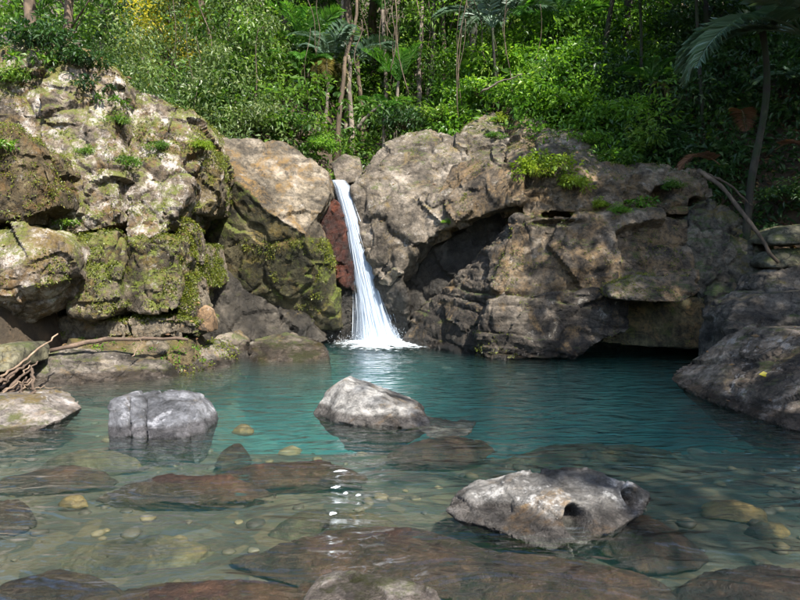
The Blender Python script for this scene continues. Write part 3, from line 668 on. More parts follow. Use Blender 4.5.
# ------------------------------------------------------------------ water: a closed body with rippled top
def water():
    xs = np.concatenate((np.linspace(-9, -5.2, 20), np.arange(-5.1, 6.1, .055), np.linspace(6.2, 9, 16)))
    ys = np.concatenate((np.linspace(-6, 1.4, 30), np.arange(1.5, 7, .04), np.arange(7, 16.2, .07)))
    X, Y = np.meshgrid(xs, ys)
    q = np.stack((X.ravel(), Y.ravel(), np.zeros(X.size)), 1)
    w = q + .35 * np.stack([perlin(q * .5, 200 + t) for t in range(3)], 1)
    calm = .55 + .45 * sstep(-.3, .4, fbm(q * .3, 2, .5, 210))
    z = .016 * fbm(w * np.array((.9, 2.6, 1)), 3, .5, 201) + .0014 * fbm(w * np.array((3.5, 8.0, 1)), 2, .5, 202)
    fall = np.array(P(380, 338, 13.6))
    r_ = np.hypot(q[:, 0] - fall[0], q[:, 1] - fall[1])
    z = z * calm + .016 * np.exp(-r_ / 2.2) * perlin(q * 3.2, 205) + .006 * np.sin(r_ * 7 + 2 * perlin(q * 1.1, 207)) * np.exp(-r_ / 3.5)
    z = z.reshape(X.shape)
    ny, nx = X.shape
    ii = np.arange(nx * ny).reshape(ny, nx)
    v = np.stack((X.ravel(), Y.ravel(), z.ravel()), 1)
    f = np.stack((ii[:-1, :-1], ii[:-1, 1:], ii[1:, 1:], ii[1:, :-1]), -1).reshape(-1, 4)
    ring = np.concatenate((ii[0, :], ii[1:, -1], ii[-1, -2::-1], ii[-2:0:-1, 0]))
    low = v[ring].copy(); low[:, 2] = -4.0
    n0 = len(v); m = len(ring)
    v = np.concatenate((v, low, [[0, 5, -4.0]]))
    a = np.arange(m); b = (a + 1) % m
    sides = np.stack((ring[b], ring[a], n0 + a, n0 + b), 1)
    bot = np.stack((n0 + b, n0 + a, np.full(m, n0 + m)), 1)
    me = make_mesh('water', v, [f, sides, bot])
    k = NT('pool_water')
    geo = k.n('NewGeometry')
    mp = k.n('Mapping', {'Vector': geo.outputs['Position'], 'Scale': (1.0, 2.2, 1.0)}).outputs[0]
    hgt = k.math('MULTIPLY_ADD', k.noise(mp, 5, 2, .45, .8), .22, k.noise(mp, 1.7, 2, .45, 1.4))
    bp = k.n('Bump', {'Strength': .6, 'Distance': .11, 'Height': hgt})
    lw = k.n('LayerWeight', {'Blend': .5, 'Normal': bp.outputs[0]})
    fr = k.math('MULTIPLY_ADD', k.math('POWER', lw.outputs['Facing'], 3.8), .92, .03, clamp=True)
    gl = k.n('BsdfGlossy', {'Color': (1, 1, 1, 1), 'Roughness': .09, 'Normal': bp.outputs[0]})
    tr = k.n('BsdfTransparent', {'Color': (.97, 1, .99, 1)})
    k.surf(k.n('MixShader', {0: fr, 1: tr.outputs[0], 2: gl.outputs[0]}).outputs[0])
    ab = k.n('VolumeAbsorption', {'Color': (.15, .84, .84, 1), 'Density': .24})
    sc = k.n('VolumeScatter', {'Color': (.30, .88, .86, 1), 'Density': .10, 'Anisotropy': .2})
    k.t.links.new(k.n('AddShader', {0: ab.outputs[0], 1: sc.outputs[0]}).outputs[0], k.out.inputs['Volume'])
    tag(obj('water', me, k.m), 'clear shallow water turning turquoise below the fall', kind='structure')
water()

# ------------------------------------------------------------------ waterfall
def waterfall():
    root = empty('waterfall', P(380, 338, 13.6), 'white waterfall dropping through the rock notch into the pool', 'waterfall')
    base = np.array(root.location)
    cy = np.array([180, 186, 200, 225, 250, 275, 300, 322, 340.])
    cx = np.array([338, 342, 346.5, 353.5, 360, 365.5, 371, 375.5, 379.])
    hw = np.array([7, 8.5, 9.5, 11, 13, 15.5, 18.5, 22, 26.])
    cd = np.array([14.25, 14.0, 13.85, 13.72, 13.65, 13.6, 13.58, 13.55, 13.5])
    def point(u, t, dy=0.0):
        py = 180 + 160 * t
        x, h, y = np.interp(py, cy, cx), np.interp(py, cy, hw), np.interp(py, cy, cd)
        y = y - dy - .10 * (1 - u * u)
        return np.stack(((x + u * h - 400) / FPX * y, y, CAM_H + (HOR - py) / FPX * y), -1)
    k = NT('falling_water')
    uv = k.n('Attribute', attribute_name='flow').outputs['Vector']
    st = k.noise(k.n('Mapping', {'Vector': uv, 'Scale': (7, 1.1, 1)}).outputs[0], 1.0, 7, .68, .3)
    su = k.n('SeparateXYZ', {0: uv})
    core = k.math('SUBTRACT', 1.0, k.math('POWER', k.math('ABSOLUTE', su.outputs[0]), 1.6))
    al = k.math('MULTIPLY', k.step(k.math('MULTIPLY_ADD', core, .40, st), .48, .96), .74)
    df = k.n('BsdfDiffuse', {'Color': (.56, .63, .72, 1)}); tl = k.n('BsdfTranslucent', {'Color': (.58, .66, .76, 1)})
    wh = k.n('MixShader', {0: .35, 1: df.outputs[0], 2: tl.outputs[0]})
    mat = k.surf(k.n('MixShader', {0: al, 1: k.n('BsdfTransparent').outputs[0], 2: wh.outputs[0]}).outputs[0])
    def sheet(name, dy, wide, off, n_u=60, n_v=140, rough=.02):
        u, t = np.meshgrid(np.linspace(-1, 1, n_u), np.linspace(0, 1, n_v))
        p = point((u * wide).ravel(), t.ravel(), dy)
        nz = fbm(np.stack((u.ravel() * 7 + off, t.ravel() * 3, np.full(u.size, off)), 1), 4, .6, 300)
        p[:, 1] -= rough * 3 * nz * (.4 + t.ravel()); p[:, 0] += rough * nz * t.ravel()
        ii = np.arange(n_u * n_v).reshape(n_v, n_u)
        f = np.stack((ii[:-1, :-1], ii[:-1, 1:], ii[1:, 1:], ii[1:, :-1]), -1).reshape(-1, 4)
        me = make_mesh(name, p - base, f)
        a = me.attributes.new('flow', 'FLOAT_VECTOR', 'POINT')
        a.data.foreach_set('vector', np.stack((u.ravel() * wide, t.ravel() + off, np.full(u.size, off)), 1).astype(np.float32).ravel())
        obj(name, me, mat, root)
    sheet('main_stream', .10, .62, 1.0); sheet('main_stream', .0, .85, 4.0); sheet('veil', -.06, 1.12, 8.0, rough=.03); sheet('veil', .05, 1.0, 12.0, rough=.03)
    # separate strands and drops
    km = NT('water_strand')
    mat2 = km.surf(km.n('BsdfPrincipled', {'Base Color': (.70, .76, .83, 1), 'Roughness': .35, 'Subsurface Weight': 0.0}).outputs[0])
    vs, fs = [], []
    n0 = 0
    for i in range(50):
        u0 = np.clip(rng.normal(0, .45), -1.25, 1.25); t0 = rng.uniform(0, .8); t1 = min(1, t0 + rng.uniform(.08, .4))
        t = np.linspace(t0, t1, 12)
        u = u0 * (1 + .25 * t) + .05 * np.sin(t * 9 + i)
        c = point(u, t, rng.uniform(.02, .16))
        w = rng.uniform(.002, .006) * np.sin(np.linspace(.12, math.pi - .12, 12))
        for s in range(4):
            a = s * math.pi / 2
            vs.append(c + np.stack((np.cos(a) * w, np.sin(a) * w, 0 * w), 1))
        idx = n0 + np.arange(48).reshape(4, 12)
        for s in range(4):
            A, B = idx[s], idx[(s + 1) % 4]
            fs.append(np.stack((A[:-1], B[:-1], B[1:], A[1:]), 1))
        n0 += 48
    me = make_mesh('strands', np.concatenate(vs) - base, np.concatenate(fs)); o = obj('strands', me, mat2, root); o['kind'] = 'stuff'
    # foam where it lands: lumpy skirt plus drops
    kf = NT('foam')  # landing foam; also whitens the painted reflection flecks
    g = kf.n('NewGeometry').outputs['Position']
    at = kf.n('Attribute', attribute_name='edge').outputs['Fac']
    al = kf.step(kf.math('SUBTRACT', kf.noise(g, 6, 8, .75), kf.math('MULTIPLY', at, .48)), .08, .36)
    w = kf.n('BsdfDiffuse', {'Color': (.72, .80, .83, 1)})
    matf = kf.surf(kf.n('MixShader', {0: al, 1: kf.n('BsdfTransparent').outputs[0], 2: w.outputs[0]}).outputs[0])
    rr, aa = np.meshgrid(np.linspace(0, 1, 40), np.linspace(0, 2 * math.pi, 90, endpoint=False))
    x = base[0] + .10 + rr * np.cos(aa) * 1.2; y = base[1] - .4 + rr * np.sin(aa) * 1.4
    q = np.stack((x.ravel(), y.ravel(), 0 * x.ravel()), 1)
    z = .02 + (.16 * (1 - rr.ravel()) ** 1.5 * (.6 + .8 * np.abs(fbm(q * 5, 4, .6, 330))) + .015 * fbm(q * 12, 3, .6, 331))
    ii = np.arange(90 * 40).reshape(90, 40); jj = np.roll(ii, -1, 0)
    f = np.stack((ii[:, :-1], ii[:, 1:], jj[:, 1:], jj[:, :-1]), -1).reshape(-1, 4)
    me = make_mesh('foam', np.stack((q[:, 0], q[:, 1], z), 1) - base, f)
    a = me.attributes.new('edge', 'FLOAT', 'POINT'); a.data.foreach_set('value', rr.ravel().astype(np.float32))
    obj('foam', me, matf, root)
    trail = empty('foam_trail', P(345, 470, 4.8), 'broken trail of white foam flecks below the pointed rock', 'foam')  # bright reflection on the water, painted as flat white flecks
    tb = np.array(trail.location)
    for i, (px, py, w_, d_) in enumerate(((340, 470, .10, .008), (336, 486, .05, .014), (346, 492, .03, .009), (333, 512, .05, .016), (358, 494, .028, .009))):
        y = (CAM_H - .02) * FPX / (py - HOR); x = (px - 400) / FPX * y
        aa_ = np.linspace(0, 2 * math.pi, 26, endpoint=False)
        wob = 1 + .8 * perlin(np.stack((np.cos(aa_) * 1.6 + i * 5, np.sin(aa_) * 1.6, 0 * aa_), 1), 340)
        ringp = np.stack((x + np.cos(aa_) * w_ / 2 * wob, y + np.sin(aa_) * d_ * wob * 1.4 + np.cos(aa_) * w_ * .12, np.full(26, .012)), 1)
        pv = np.concatenate((ringp, [[x, y, .022]])) - tb
        j_ = np.arange(26)
        obj('foam_fleck', make_mesh('foam_fleck', pv, np.stack((j_, (j_ + 1) % 26, np.full(26, 26)), 1)), matf, trail)
    bm = bmesh.new(); bmesh.ops.create_icosphere(bm, subdivisions=1, radius=1)
    bv = np.array([v.co for v in bm.verts]); bf = np.array([[v.index for v in f_.verts] for f_ in bm.faces]); bm.free()
    N = 1600
    ph = rng.uniform(0, 6.28, N); rad = np.abs(rng.normal(0, .45, N)); hh = np.abs(rng.normal(0, .22, N)) * np.exp(-rad * .9)
    cen = np.stack((base[0] + .05 + rad * np.cos(ph) * 1.2, base[1] - .12 + rad * np.sin(ph) * .8, .03 + hh), 1)
    sz = rng.uniform(.002, .0055, N)
    v = (bv[None] * sz[:, None, None] * np.array((1, 1, 1.4)) + cen[:, None]).reshape(-1, 3)
    f = (bf[None] + (np.arange(N) * len(bv))[:, None, None]).reshape(-1, 3)
    o = obj('spray', make_mesh('spray', v - base, f), mat2, root); o['kind'] = 'stuff'
waterfall()
# ------------------------------------------------------------------ foliage
def leaf_mat(name, stops, trans=.5, rough=.42, gloss=.45):
    k = NT(name)
    a = k.n('Attribute', attribute_name='shade').outputs['Fac']
    ob = k.n('ObjectInfo').outputs['Random']
    f = k.math('ADD', a, k.math('MULTIPLY_ADD', ob, .24, -.12))
    c = k.ramp(f, stops)
    p = k.n('BsdfPrincipled', {'Base Color': c, 'Roughness': rough, 'Specular IOR Level': gloss})
    t = k.n('BsdfTranslucent', {'Color': k.mix(1.0, c, (1.25, 1.3, .55), 'MULTIPLY')})
    return k.surf(k.n('MixShader', {0: trans, 1: p.outputs[0], 2: t.outputs[0]}).outputs[0])

LM = {
    'mid':    leaf_mat('leaf_mid_green', [(0, (.022, .058, .010)), (.4, (.070, .155, .022)), (.75, (.15, .26, .036)), (1, (.28, .36, .09))]),
    'bright': leaf_mat('leaf_bright_green', [(0, (.035, .10, .014)), (.4, (.095, .22, .024)), (.75, (.19, .34, .036)), (1, (.31, .42, .07))]),
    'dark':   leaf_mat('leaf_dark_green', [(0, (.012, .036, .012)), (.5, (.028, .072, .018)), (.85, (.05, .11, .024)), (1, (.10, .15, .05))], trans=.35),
    'grey':   leaf_mat('leaf_grey_green', [(0, (.035, .065, .02)), (.4, (.09, .145, .042)), (.75, (.17, .225, .08)), (1, (.36, .38, .22))], trans=.38),
    'yellow': leaf_mat('leaf_yellow', [(0, (.13, .19, .02)), (.4, (.30, .32, .03)), (.8, (.52, .43, .035)), (1, (.60, .50, .08))], trans=.5),
    'pale':   leaf_mat('leaf_pale_green', [(0, (.05, .11, .03)), (.4, (.12, .22, .05)), (.75, (.22, .33, .09)), (1, (.36, .43, .17))], trans=.5),
    'moss':   leaf_mat('moss_tuft_green', [(0, (.06, .08, .010)), (.5, (.13, .16, .018)), (.85, (.23, .24, .03)), (1, (.24, .18, .05))], trans=.35),
    'lime':   leaf_mat('lime_fern_green', [(0, (.10, .17, .012)), (.5, (.20, .29, .022)), (1, (.33, .38, .05))], trans=.45),
    'palm':   leaf_mat('palm_leaf', [(0, (.035, .12, .02)), (.5, (.08, .22, .03)), (1, (.17, .33, .06))], rough=.36, gloss=.5),
    'palmblue': leaf_mat('blue_palm_leaf', [(0, (.06, .12, .07)), (.5, (.13, .21, .14)), (1, (.25, .33, .25))], rough=.34, gloss=.5, trans=.3),
    'dead':   leaf_mat('dead_frond', [(0, (.10, .045, .025)), (.5, (.19, .09, .05)), (1, (.30, .17, .10))], trans=.25, rough=.7),
    'straw':  leaf_mat('straw_frond', [(0, (.16, .13, .06)), (.5, (.27, .22, .11)), (1, (.38, .33, .19))], trans=.3, rough=.7),
    'litter': leaf_mat('fallen_leaf', [(0, (.05, .028, .014)), (.45, (.13, .07, .035)), (.75, (.24, .14, .07)), (1, (.36, .26, .10))], trans=.15, rough=.8),
}

def bark_mat(name, a, b, moss=0.0):
    k = NT(name)
    pos = k.n('NewGeometry').outputs['Position']
    mp = k.n('Mapping', {'Vector': pos, 'Scale': (9, 9, 2.2)}).outputs[0]
    n = k.noise(mp, 1.3, 8, .7)
    c = k.ramp(n, [(.32, a), (.66, b)])
    c = k.mix(k.step(k.noise(pos, 2.4, 6, .6), .52, .62), c, [min(.6, x * 1.35) for x in b])
    if moss: c = k.mix(k.step(k.noise(pos, 3.1, 8, .7), .58 - moss * .2, .66 - moss * .2), c, (.02, .028, .009))
    bp = k.n('Bump', {'Strength': .7, 'Distance': .03, 'Height': n})
    return k.surf(k.n('BsdfPrincipled', {'Base Color': c, 'Roughness': .9, 'Normal': bp.outputs[0]}).outputs[0])
BARK = {'grey': bark_mat('grey_bark', (.05, .04, .03), (.16, .13, .10)), 'brown': bark_mat('brown_bark', (.04, .028, .018), (.11, .078, .05)),
        'mossy': bark_mat('mossy_bark', (.012, .010, .007), (.034, .028, .018), .6), 'stick': bark_mat('driftwood', (.09, .06, .04), (.23, .165, .11)), 'red': bark_mat('red_brown_wood', (.04, .026, .017), (.125, .085, .058))}

def unit(a):
    return a / np.maximum(np.linalg.norm(a, axis=-1, keepdims=True), 1e-9)

def leaf_geo(pos, axis, L, W, r_, fold=.25, droop=.25):
    """pointed folded leaf blades: 4 vertices, 2 triangles each"""
    n = len(pos)
    axis = unit(axis)
    side = unit(np.cross(axis, unit(r_.normal(size=(n, 3)) * .55 + np.array((0, 0, 1.0)))))
    nrm = np.cross(side, axis)
    L = np.broadcast_to(L, n)[:, None]; W = np.broadcast_to(W, n)[:, None]
    mid = pos + axis * L * .42
    tip = pos + axis * L + np.array((0, 0, -1.0)) * L * droop
    v = np.stack((pos, mid + side * W * .5 + nrm * W * fold, tip, mid - side * W * .5 + nrm * W * fold), 1).reshape(-1, 3)
    b = np.arange(n)[:, None] * 4
    f = np.stack((b + (0, 2, 1), b + (0, 3, 2)), 1).reshape(-1, 3)
    return v, f

def tube(path, rad, sides=7):
    path = np.asarray(path, float); rad = np.broadcast_to(np.asarray(rad, float), len(path))
    t = unit(np.gradient(path, axis=0))
    ref = np.array((.13, .97, .2)) if abs(t[:, 2]).mean() > .5 else np.array((.05, .1, 1.0))
    a = unit(np.cross(t, ref)); b = np.cross(t, a)
    ang = np.linspace(0, 2 * math.pi, sides, endpoint=False)
    v = path[:, None] + rad[:, None, None] * (np.cos(ang)[None, :, None] * a[:, None] + np.sin(ang)[None, :, None] * b[:, None])
    n = len(path)
    ii = np.arange(n * sides).reshape(n, sides); jj = np.roll(ii, -1, 1)
    f = np.stack((ii[:-1], jj[:-1], jj[1:], ii[1:]), -1).reshape(-1, 4)
    v = np.concatenate((v.reshape(-1, 3), path[:1], path[-1:]))
    c0, c1 = n * sides, n * sides + 1
    caps = np.concatenate((np.stack((jj[0], ii[0], np.full(sides, c0)), 1), np.stack((ii[-1], jj[-1], np.full(sides, c1)), 1)))
    return v, f, caps

def join_tubes(name, parts):
    vs, q, t, n = [], [], [], 0
    for v, f, c in parts:
        vs.append(v); q.append(f + n); t.append(c + n); n += len(v)
    return make_mesh(name, np.concatenate(vs), [np.concatenate(q), np.concatenate(t)])

def foliage_mesh(name, cent, crad, per, L, seed, up=.15, flat=.6, ratio=.42, shade_c=None):
    """leaves in clumps round the given centres"""
    r_ = np.random.default_rng(seed)
    n = len(cent)
    per = np.broadcast_to(per, n)
    idx = np.repeat(np.arange(n), per)
    d = unit(r_.normal(size=(len(idx), 3)))
    rr = r_.uniform(0, 1, len(idx)) ** .5
    cr = np.broadcast_to(crad, n)[idx]
    pos = np.asarray(cent)[idx] + d * (rr * cr)[:, None] * np.array((1, 1, flat))
    ax = d + np.array((0, 0, up)) + r_.normal(size=d.shape) * .55
    Ls = np.broadcast_to(L, n)[idx] * r_.uniform(.6, 1.35, len(idx))
    v, f = leaf_geo(pos, ax, Ls, Ls * ratio * r_.uniform(.75, 1.25, len(idx)), r_)
    me = make_mesh(name, v, f, False)
    sc = r_.uniform(.15, .8, n) if shade_c is None else shade_c
    sh = np.clip(sc[idx] + r_.normal(0, .13, len(idx)), 0, 1)
    face_attr(me, 'shade', np.repeat(sh, 2))
    return me

def setmat(o, m):
    o.material_slots[0].link = 'OBJECT'; o.material_slots[0].material = m

# --- broadleaf trees: bent tapered trunk, limbs to every clump, crown of leaf clumps
def tree_proto(seed, H=9.0, r0=.15, crown=(1.9, 1.9, 2.6), n=46, per=95, L=.17, bare=.38):
    r_ = np.random.default_rng(seed)
    ts = np.linspace(0, 1, 14)
    bend = np.cumsum(r_.normal(0, .07, (14, 2)), 0)
    path = np.stack((bend[:, 0], bend[:, 1], ts * H * .93), 1); path[:, :2] -= path[0, :2]
    rad = r0 * (1 - .8 * ts) * (1 + .7 * np.exp(-ts * 16))
    parts = [tube(path, rad, 9)]
    d = unit(r_.normal(size=(n, 3))); rr = r_.uniform(.25, 1, n) ** .5
    cen = d * rr[:, None] * np.array(crown)
    zc = H * (bare + (1 - bare) * .5)
    cen[:, 2] = zc + cen[:, 2] * (H * (1 - bare) * .5) / crown[2]
    k_ = np.clip(cen[:, 2] / (H * .93) - .12, .2, .97)
    foot = np.stack([np.interp(k_, ts, path[:, a]) for a in range(3)], 1)
    cen[:, :2] += foot[:, :2]
    for i in range(n):
        m = (foot[i] + cen[i]) / 2 + r_.normal(0, .12, 3) + (0, 0, .12)
        s = np.linspace(0, 1, 6)[:, None]
        c = (1 - s) ** 2 * foot[i] + 2 * s * (1 - s) * m + s * s * cen[i]
        parts.append(tube(c, np.linspace(.035, .008, 6) * r0 / .15, 5))
    return join_tubes('trunk', parts), foliage_mesh('crown', cen, r_.uniform(.45, .85, n), per, L, seed + 1)

TP = [tree_proto(501, L=.20, per=80), tree_proto(502, 8.2, .12, (1.6, 1.6, 2.4), 38, 110, .15, .3), tree_proto(503, 10.5, .19, (2.5, 2.4, 2.6), 62, 60, .27, .45), tree_proto(504, 7.0, .08, (1.2, 1.2, 2.6), 30, 100, .14, .15), tree_proto(505, 9.5, .085, (1.5, 1.5, 1.2), 26, 90, .16, .72)]

def tree(px, y, kind, leaf, bark, label, s=1.0, lean=0.0, x=None, sink=.25):
    X = (px - 400) / FPX * y if x is None else x
    z = float(ground_z(np.array([X]), np.array([y]))[0]) - sink
    root = empty('broadleaf_tree', (X, y, z), label, 'tree', 'forest trees')
    root.rotation_euler = (0, R(lean), random.uniform(0, 6.28)); root.scale = (s, s, s)
    t = obj('trunk', TP[kind][0], BARK['grey'], root); setmat(t, BARK[bark])
    c = obj('crown', TP[kind][1], LM['mid'], root); setmat(c, LM[leaf])
    return root

TREES = [
    (-12, 12.6, 0, 'dark', 'brown', 'tree with brown trunk on the cliff top in the upper left corner', .95, 0),
    (26, 13.2, 0, 'mid', 'brown', 'double-bark brown tree on the cliff top left of the slim one', 1.0, 0),
    (70, 13.4, 1, 'mid', 'brown', 'slim straight tree rising from the cliff top', 1.05, 0),
    (100, 27, 2, 'pale', 'grey', 'pale sunlit tree far behind the cliff top', 1.1, 0),
    (40, 30, 2, 'pale', 'grey', 'hazy pale tree farthest behind the slim cliff-top tree', 1.2, 0),
    (135, 24, 1, 'pale', 'grey', 'light green tree left of the yellow crown', 1.0, 0),
    (172, 20.0, 1, 'yellow', 'grey', 'tree with bright yellow crown against green forest', .88, 0),
    (182, 19.0, 3, 'grey', 'grey', 'grey-green vine-draped tree below the yellow crown', .85, 0),
    (222, 18.0, 3, 'grey', 'brown', 'grey-green leafy tree behind the wedge boulder', .95, 3),
    (205, 24.5, 2, 'mid', 'brown', 'tall green tree right of the yellow crown', 1.0, 0),
    (250, 21.0, 1, 'mid', 'brown', 'rounded mid-green tree between yellow crown and palms', 1.05, 0),
    (285, 19.5, 0, 'bright', 'grey', 'tree with pale straight trunk left of the palms', 1.15, 0),
    (322, 20.5, 2, 'mid', 'grey', 'tall grey-trunked tree behind the notch boulder', 1.0, 0),
    (345, 19.0, 0, 'dark', 'brown', 'brown-trunked tree standing above the waterfall lip', 1.15, 2),
    (372, 21.5, 2, 'bright', 'brown', 'tree with thin trunk right of the waterfall stream', 1.0, 0),
    (408, 20.0, 1, 'pale', 'grey', 'pale green tree behind the overhanging boulder crest', 1.15, 0),
    (432, 18.6, 3, 'mid', 'mossy', 'narrow leafy tree just behind the overhanging boulder', 1.0, -3),
    (455, 22.0, 2, 'pale', 'grey', 'tall light tree behind the crest blocks', .95, 0),
    (475, 18.5, 0, 'mid', 'mossy', 'dark-trunked tree above the tallest crest block', .95, 0),
    (515, 19.0, 1, 'bright', 'mossy', 'bright green tree above the cracked pinkish block', 1.05, 0),
    (556, 17.6, 3, 'bright', 'mossy', 'low bright tree leaning over the crest blocks', .85, -6),
    (590, 21.0, 2, 'mid', 'mossy', 'large green tree behind the leaning shrubs', 1.0, 0),
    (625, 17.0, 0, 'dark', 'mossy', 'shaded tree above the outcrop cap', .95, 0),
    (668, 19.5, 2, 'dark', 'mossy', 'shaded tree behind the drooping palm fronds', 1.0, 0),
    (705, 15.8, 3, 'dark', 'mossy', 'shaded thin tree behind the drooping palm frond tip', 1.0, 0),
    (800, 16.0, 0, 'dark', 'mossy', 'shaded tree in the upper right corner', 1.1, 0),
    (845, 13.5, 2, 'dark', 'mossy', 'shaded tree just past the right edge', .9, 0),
    (268, 18.2, 4, 'mid', 'grey', 'slender bare-trunked tree behind the wedge boulder', .95, 0),
    (334, 17.2, 4, 'bright', 'brown', 'slender brown trunk just left of the stream', .9, 1),
    (353, 17.6, 4, 'mid', 'grey', 'slender pale trunk just above the waterfall', 1.0, -2),
    (366, 18.4, 4, 'bright', 'brown', 'slender dark trunk right of the pale dead branch', .95, 0),
    (418, 18.0, 4, 'mid', 'grey', 'slender trunk behind the overhanging boulder crest', .95, 2),
    (446, 19.0, 4, 'pale', 'brown', 'slender trunk left of the tallest crest block', 1.0, -2),
    (598, 16.6, 4, 'bright', 'mossy', 'slender dark trunk above the pale broken crest block', .95, 4),
]
for a in TREES:
    tree(*a)
# the wood goes on past the right edge and shades that bank
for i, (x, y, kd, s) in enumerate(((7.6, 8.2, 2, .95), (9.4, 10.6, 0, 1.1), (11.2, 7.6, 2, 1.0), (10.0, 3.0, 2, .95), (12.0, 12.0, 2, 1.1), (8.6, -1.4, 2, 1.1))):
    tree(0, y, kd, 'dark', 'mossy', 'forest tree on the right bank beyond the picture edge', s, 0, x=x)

# far wood on top of the slope: one mass
r_ = np.random.default_rng(77)
N = 900
Yf = r_.uniform(24, 48, N); pxf = r_.uniform(-200, 1000, N); Xf = (pxf - 400) / FPX * Yf
Zf = ground_z(Xf, Yf) + r_.uniform(.3, 7.5, N)
sh = np.clip(.45 + .4 * fbm(np.stack((Xf, Yf, Zf), 1) * .22, 3, .5, 9), 0, 1)
tag(obj('far_forest', foliage_mesh('far_forest', np.stack((Xf, Yf, Zf), 1), r_.uniform(.8, 1.5, N), 70, .34, 78, shade_c=sh), LM['mid']), 'distant sunlit wood filling the top of the slope', 'forest', kind='stuff')

# --- undergrowth covering the slope, one mass per look
def undergrowth(name, label, n, pxr, yr, leaf, L, seed, hmax=1.3, per=60, rad=(.3, .65), thr=-.15):
    r_ = np.random.default_rng(seed)
    y = r_.uniform(*yr, n * 3); px = r_.uniform(*pxr, n * 3); x = (px - 400) / FPX * y
    dens = fbm(np.stack((x, y, 0 * x), 1) * .6, 3, .5, seed)
    z0 = ground_z(x, y)
    e = .6
    o_in = (z0 > .9) & (dens > thr)
    x, y, z0 = x[o_in][:n], y[o_in][:n], z0[o_in][:n]
    hh = r_.uniform(0, 1, len(x)) ** 1.4 * hmax * (1 + .9 * fbm(np.stack((x, y, 0 * x), 1) * .9, 2, .5, seed + 2))
    cen = np.stack((x, y, z0 + .1 + np.maximum(hh, 0)), 1)
    sc = np.clip(.45 + .5 * fbm(cen * .8, 3, .5, seed + 4) + r_.normal(0, .1, len(x)), 0, 1)
    tag(obj(name, foliage_mesh(name, cen, r_.uniform(*rad, len(x)), per, L, seed + 1, shade_c=sc), LM[leaf]), label, 'undergrowth', kind='stuff')
undergrowth('undergrowth', 'grey-green bushes and vines filling the slope behind the cliff', 430, (100, 300), (14, 22), 'grey', .11, 601, 2.6)
undergrowth('undergrowth', 'mid-green forest undergrowth filling the middle of the slope', 480, (210, 520), (15.5, 24), 'mid', .12, 602, 2.4, thr=.0)
undergrowth('undergrowth', 'bright green leafy shrubbery spilling towards the outcrop', 520, (440, 660), (13.6, 20), 'bright', .13, 603, 1.9, 70)
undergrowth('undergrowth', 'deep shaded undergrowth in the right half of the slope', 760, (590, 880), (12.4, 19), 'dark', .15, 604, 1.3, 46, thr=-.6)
undergrowth('undergrowth', 'pale undergrowth on the plateau behind the cliff top', 300, (-60, 190), (14.5, 26), 'pale', .13, 605, 1.6)
undergrowth('undergrowth', 'high green thicket filling the top of the middle slope', 520, (230, 640), (19, 29), 'mid', .17, 607, 3.2, 70, (.4, .8), -.1)
undergrowth('undergrowth', 'low green plants hiding the ground among the trunks', 420, (-60, 860), (14, 26), 'mid', .27, 606, .7, 22)

undergrowth('undergrowth', 'large-leaved plants scattered through the middle thicket', 130, (180, 640), (15, 22), 'mid', .23, 608, 2.4, 30, (.4, .7), -.5)
undergrowth('undergrowth', 'sunlit yellow-green leaf sprays in the upper left thicket', 80, (120, 420), (16, 24), 'pale', .15, 609, 4.2, 60, (.35, .7), -.3)
# --- fallen leaves on the shaded slope
r_ = np.random.default_rng(66)
N = 5000
y = r_.uniform(11.5, 17, N); x = (r_.uniform(560, 860, N) - 400) / FPX * y
z = ground_z(x, y); ok = z > .4
pos = np.stack((x, y, z + .03), 1)[ok]
ax = r_.normal(size=pos.shape) * (1, 1, .35)
v, f = leaf_geo(pos, ax, r_.uniform(.08, .22, len(pos)), r_.uniform(.03, .08, len(pos)), r_)
me = make_mesh('leaf_litter', v, f, False); face_attr(me, 'shade', np.repeat(r_.uniform(0, 1, len(pos)), 2))
tag(obj('leaf_litter', me, LM['litter']), 'brown fallen leaves on the shaded right slope', 'leaves', kind='stuff')

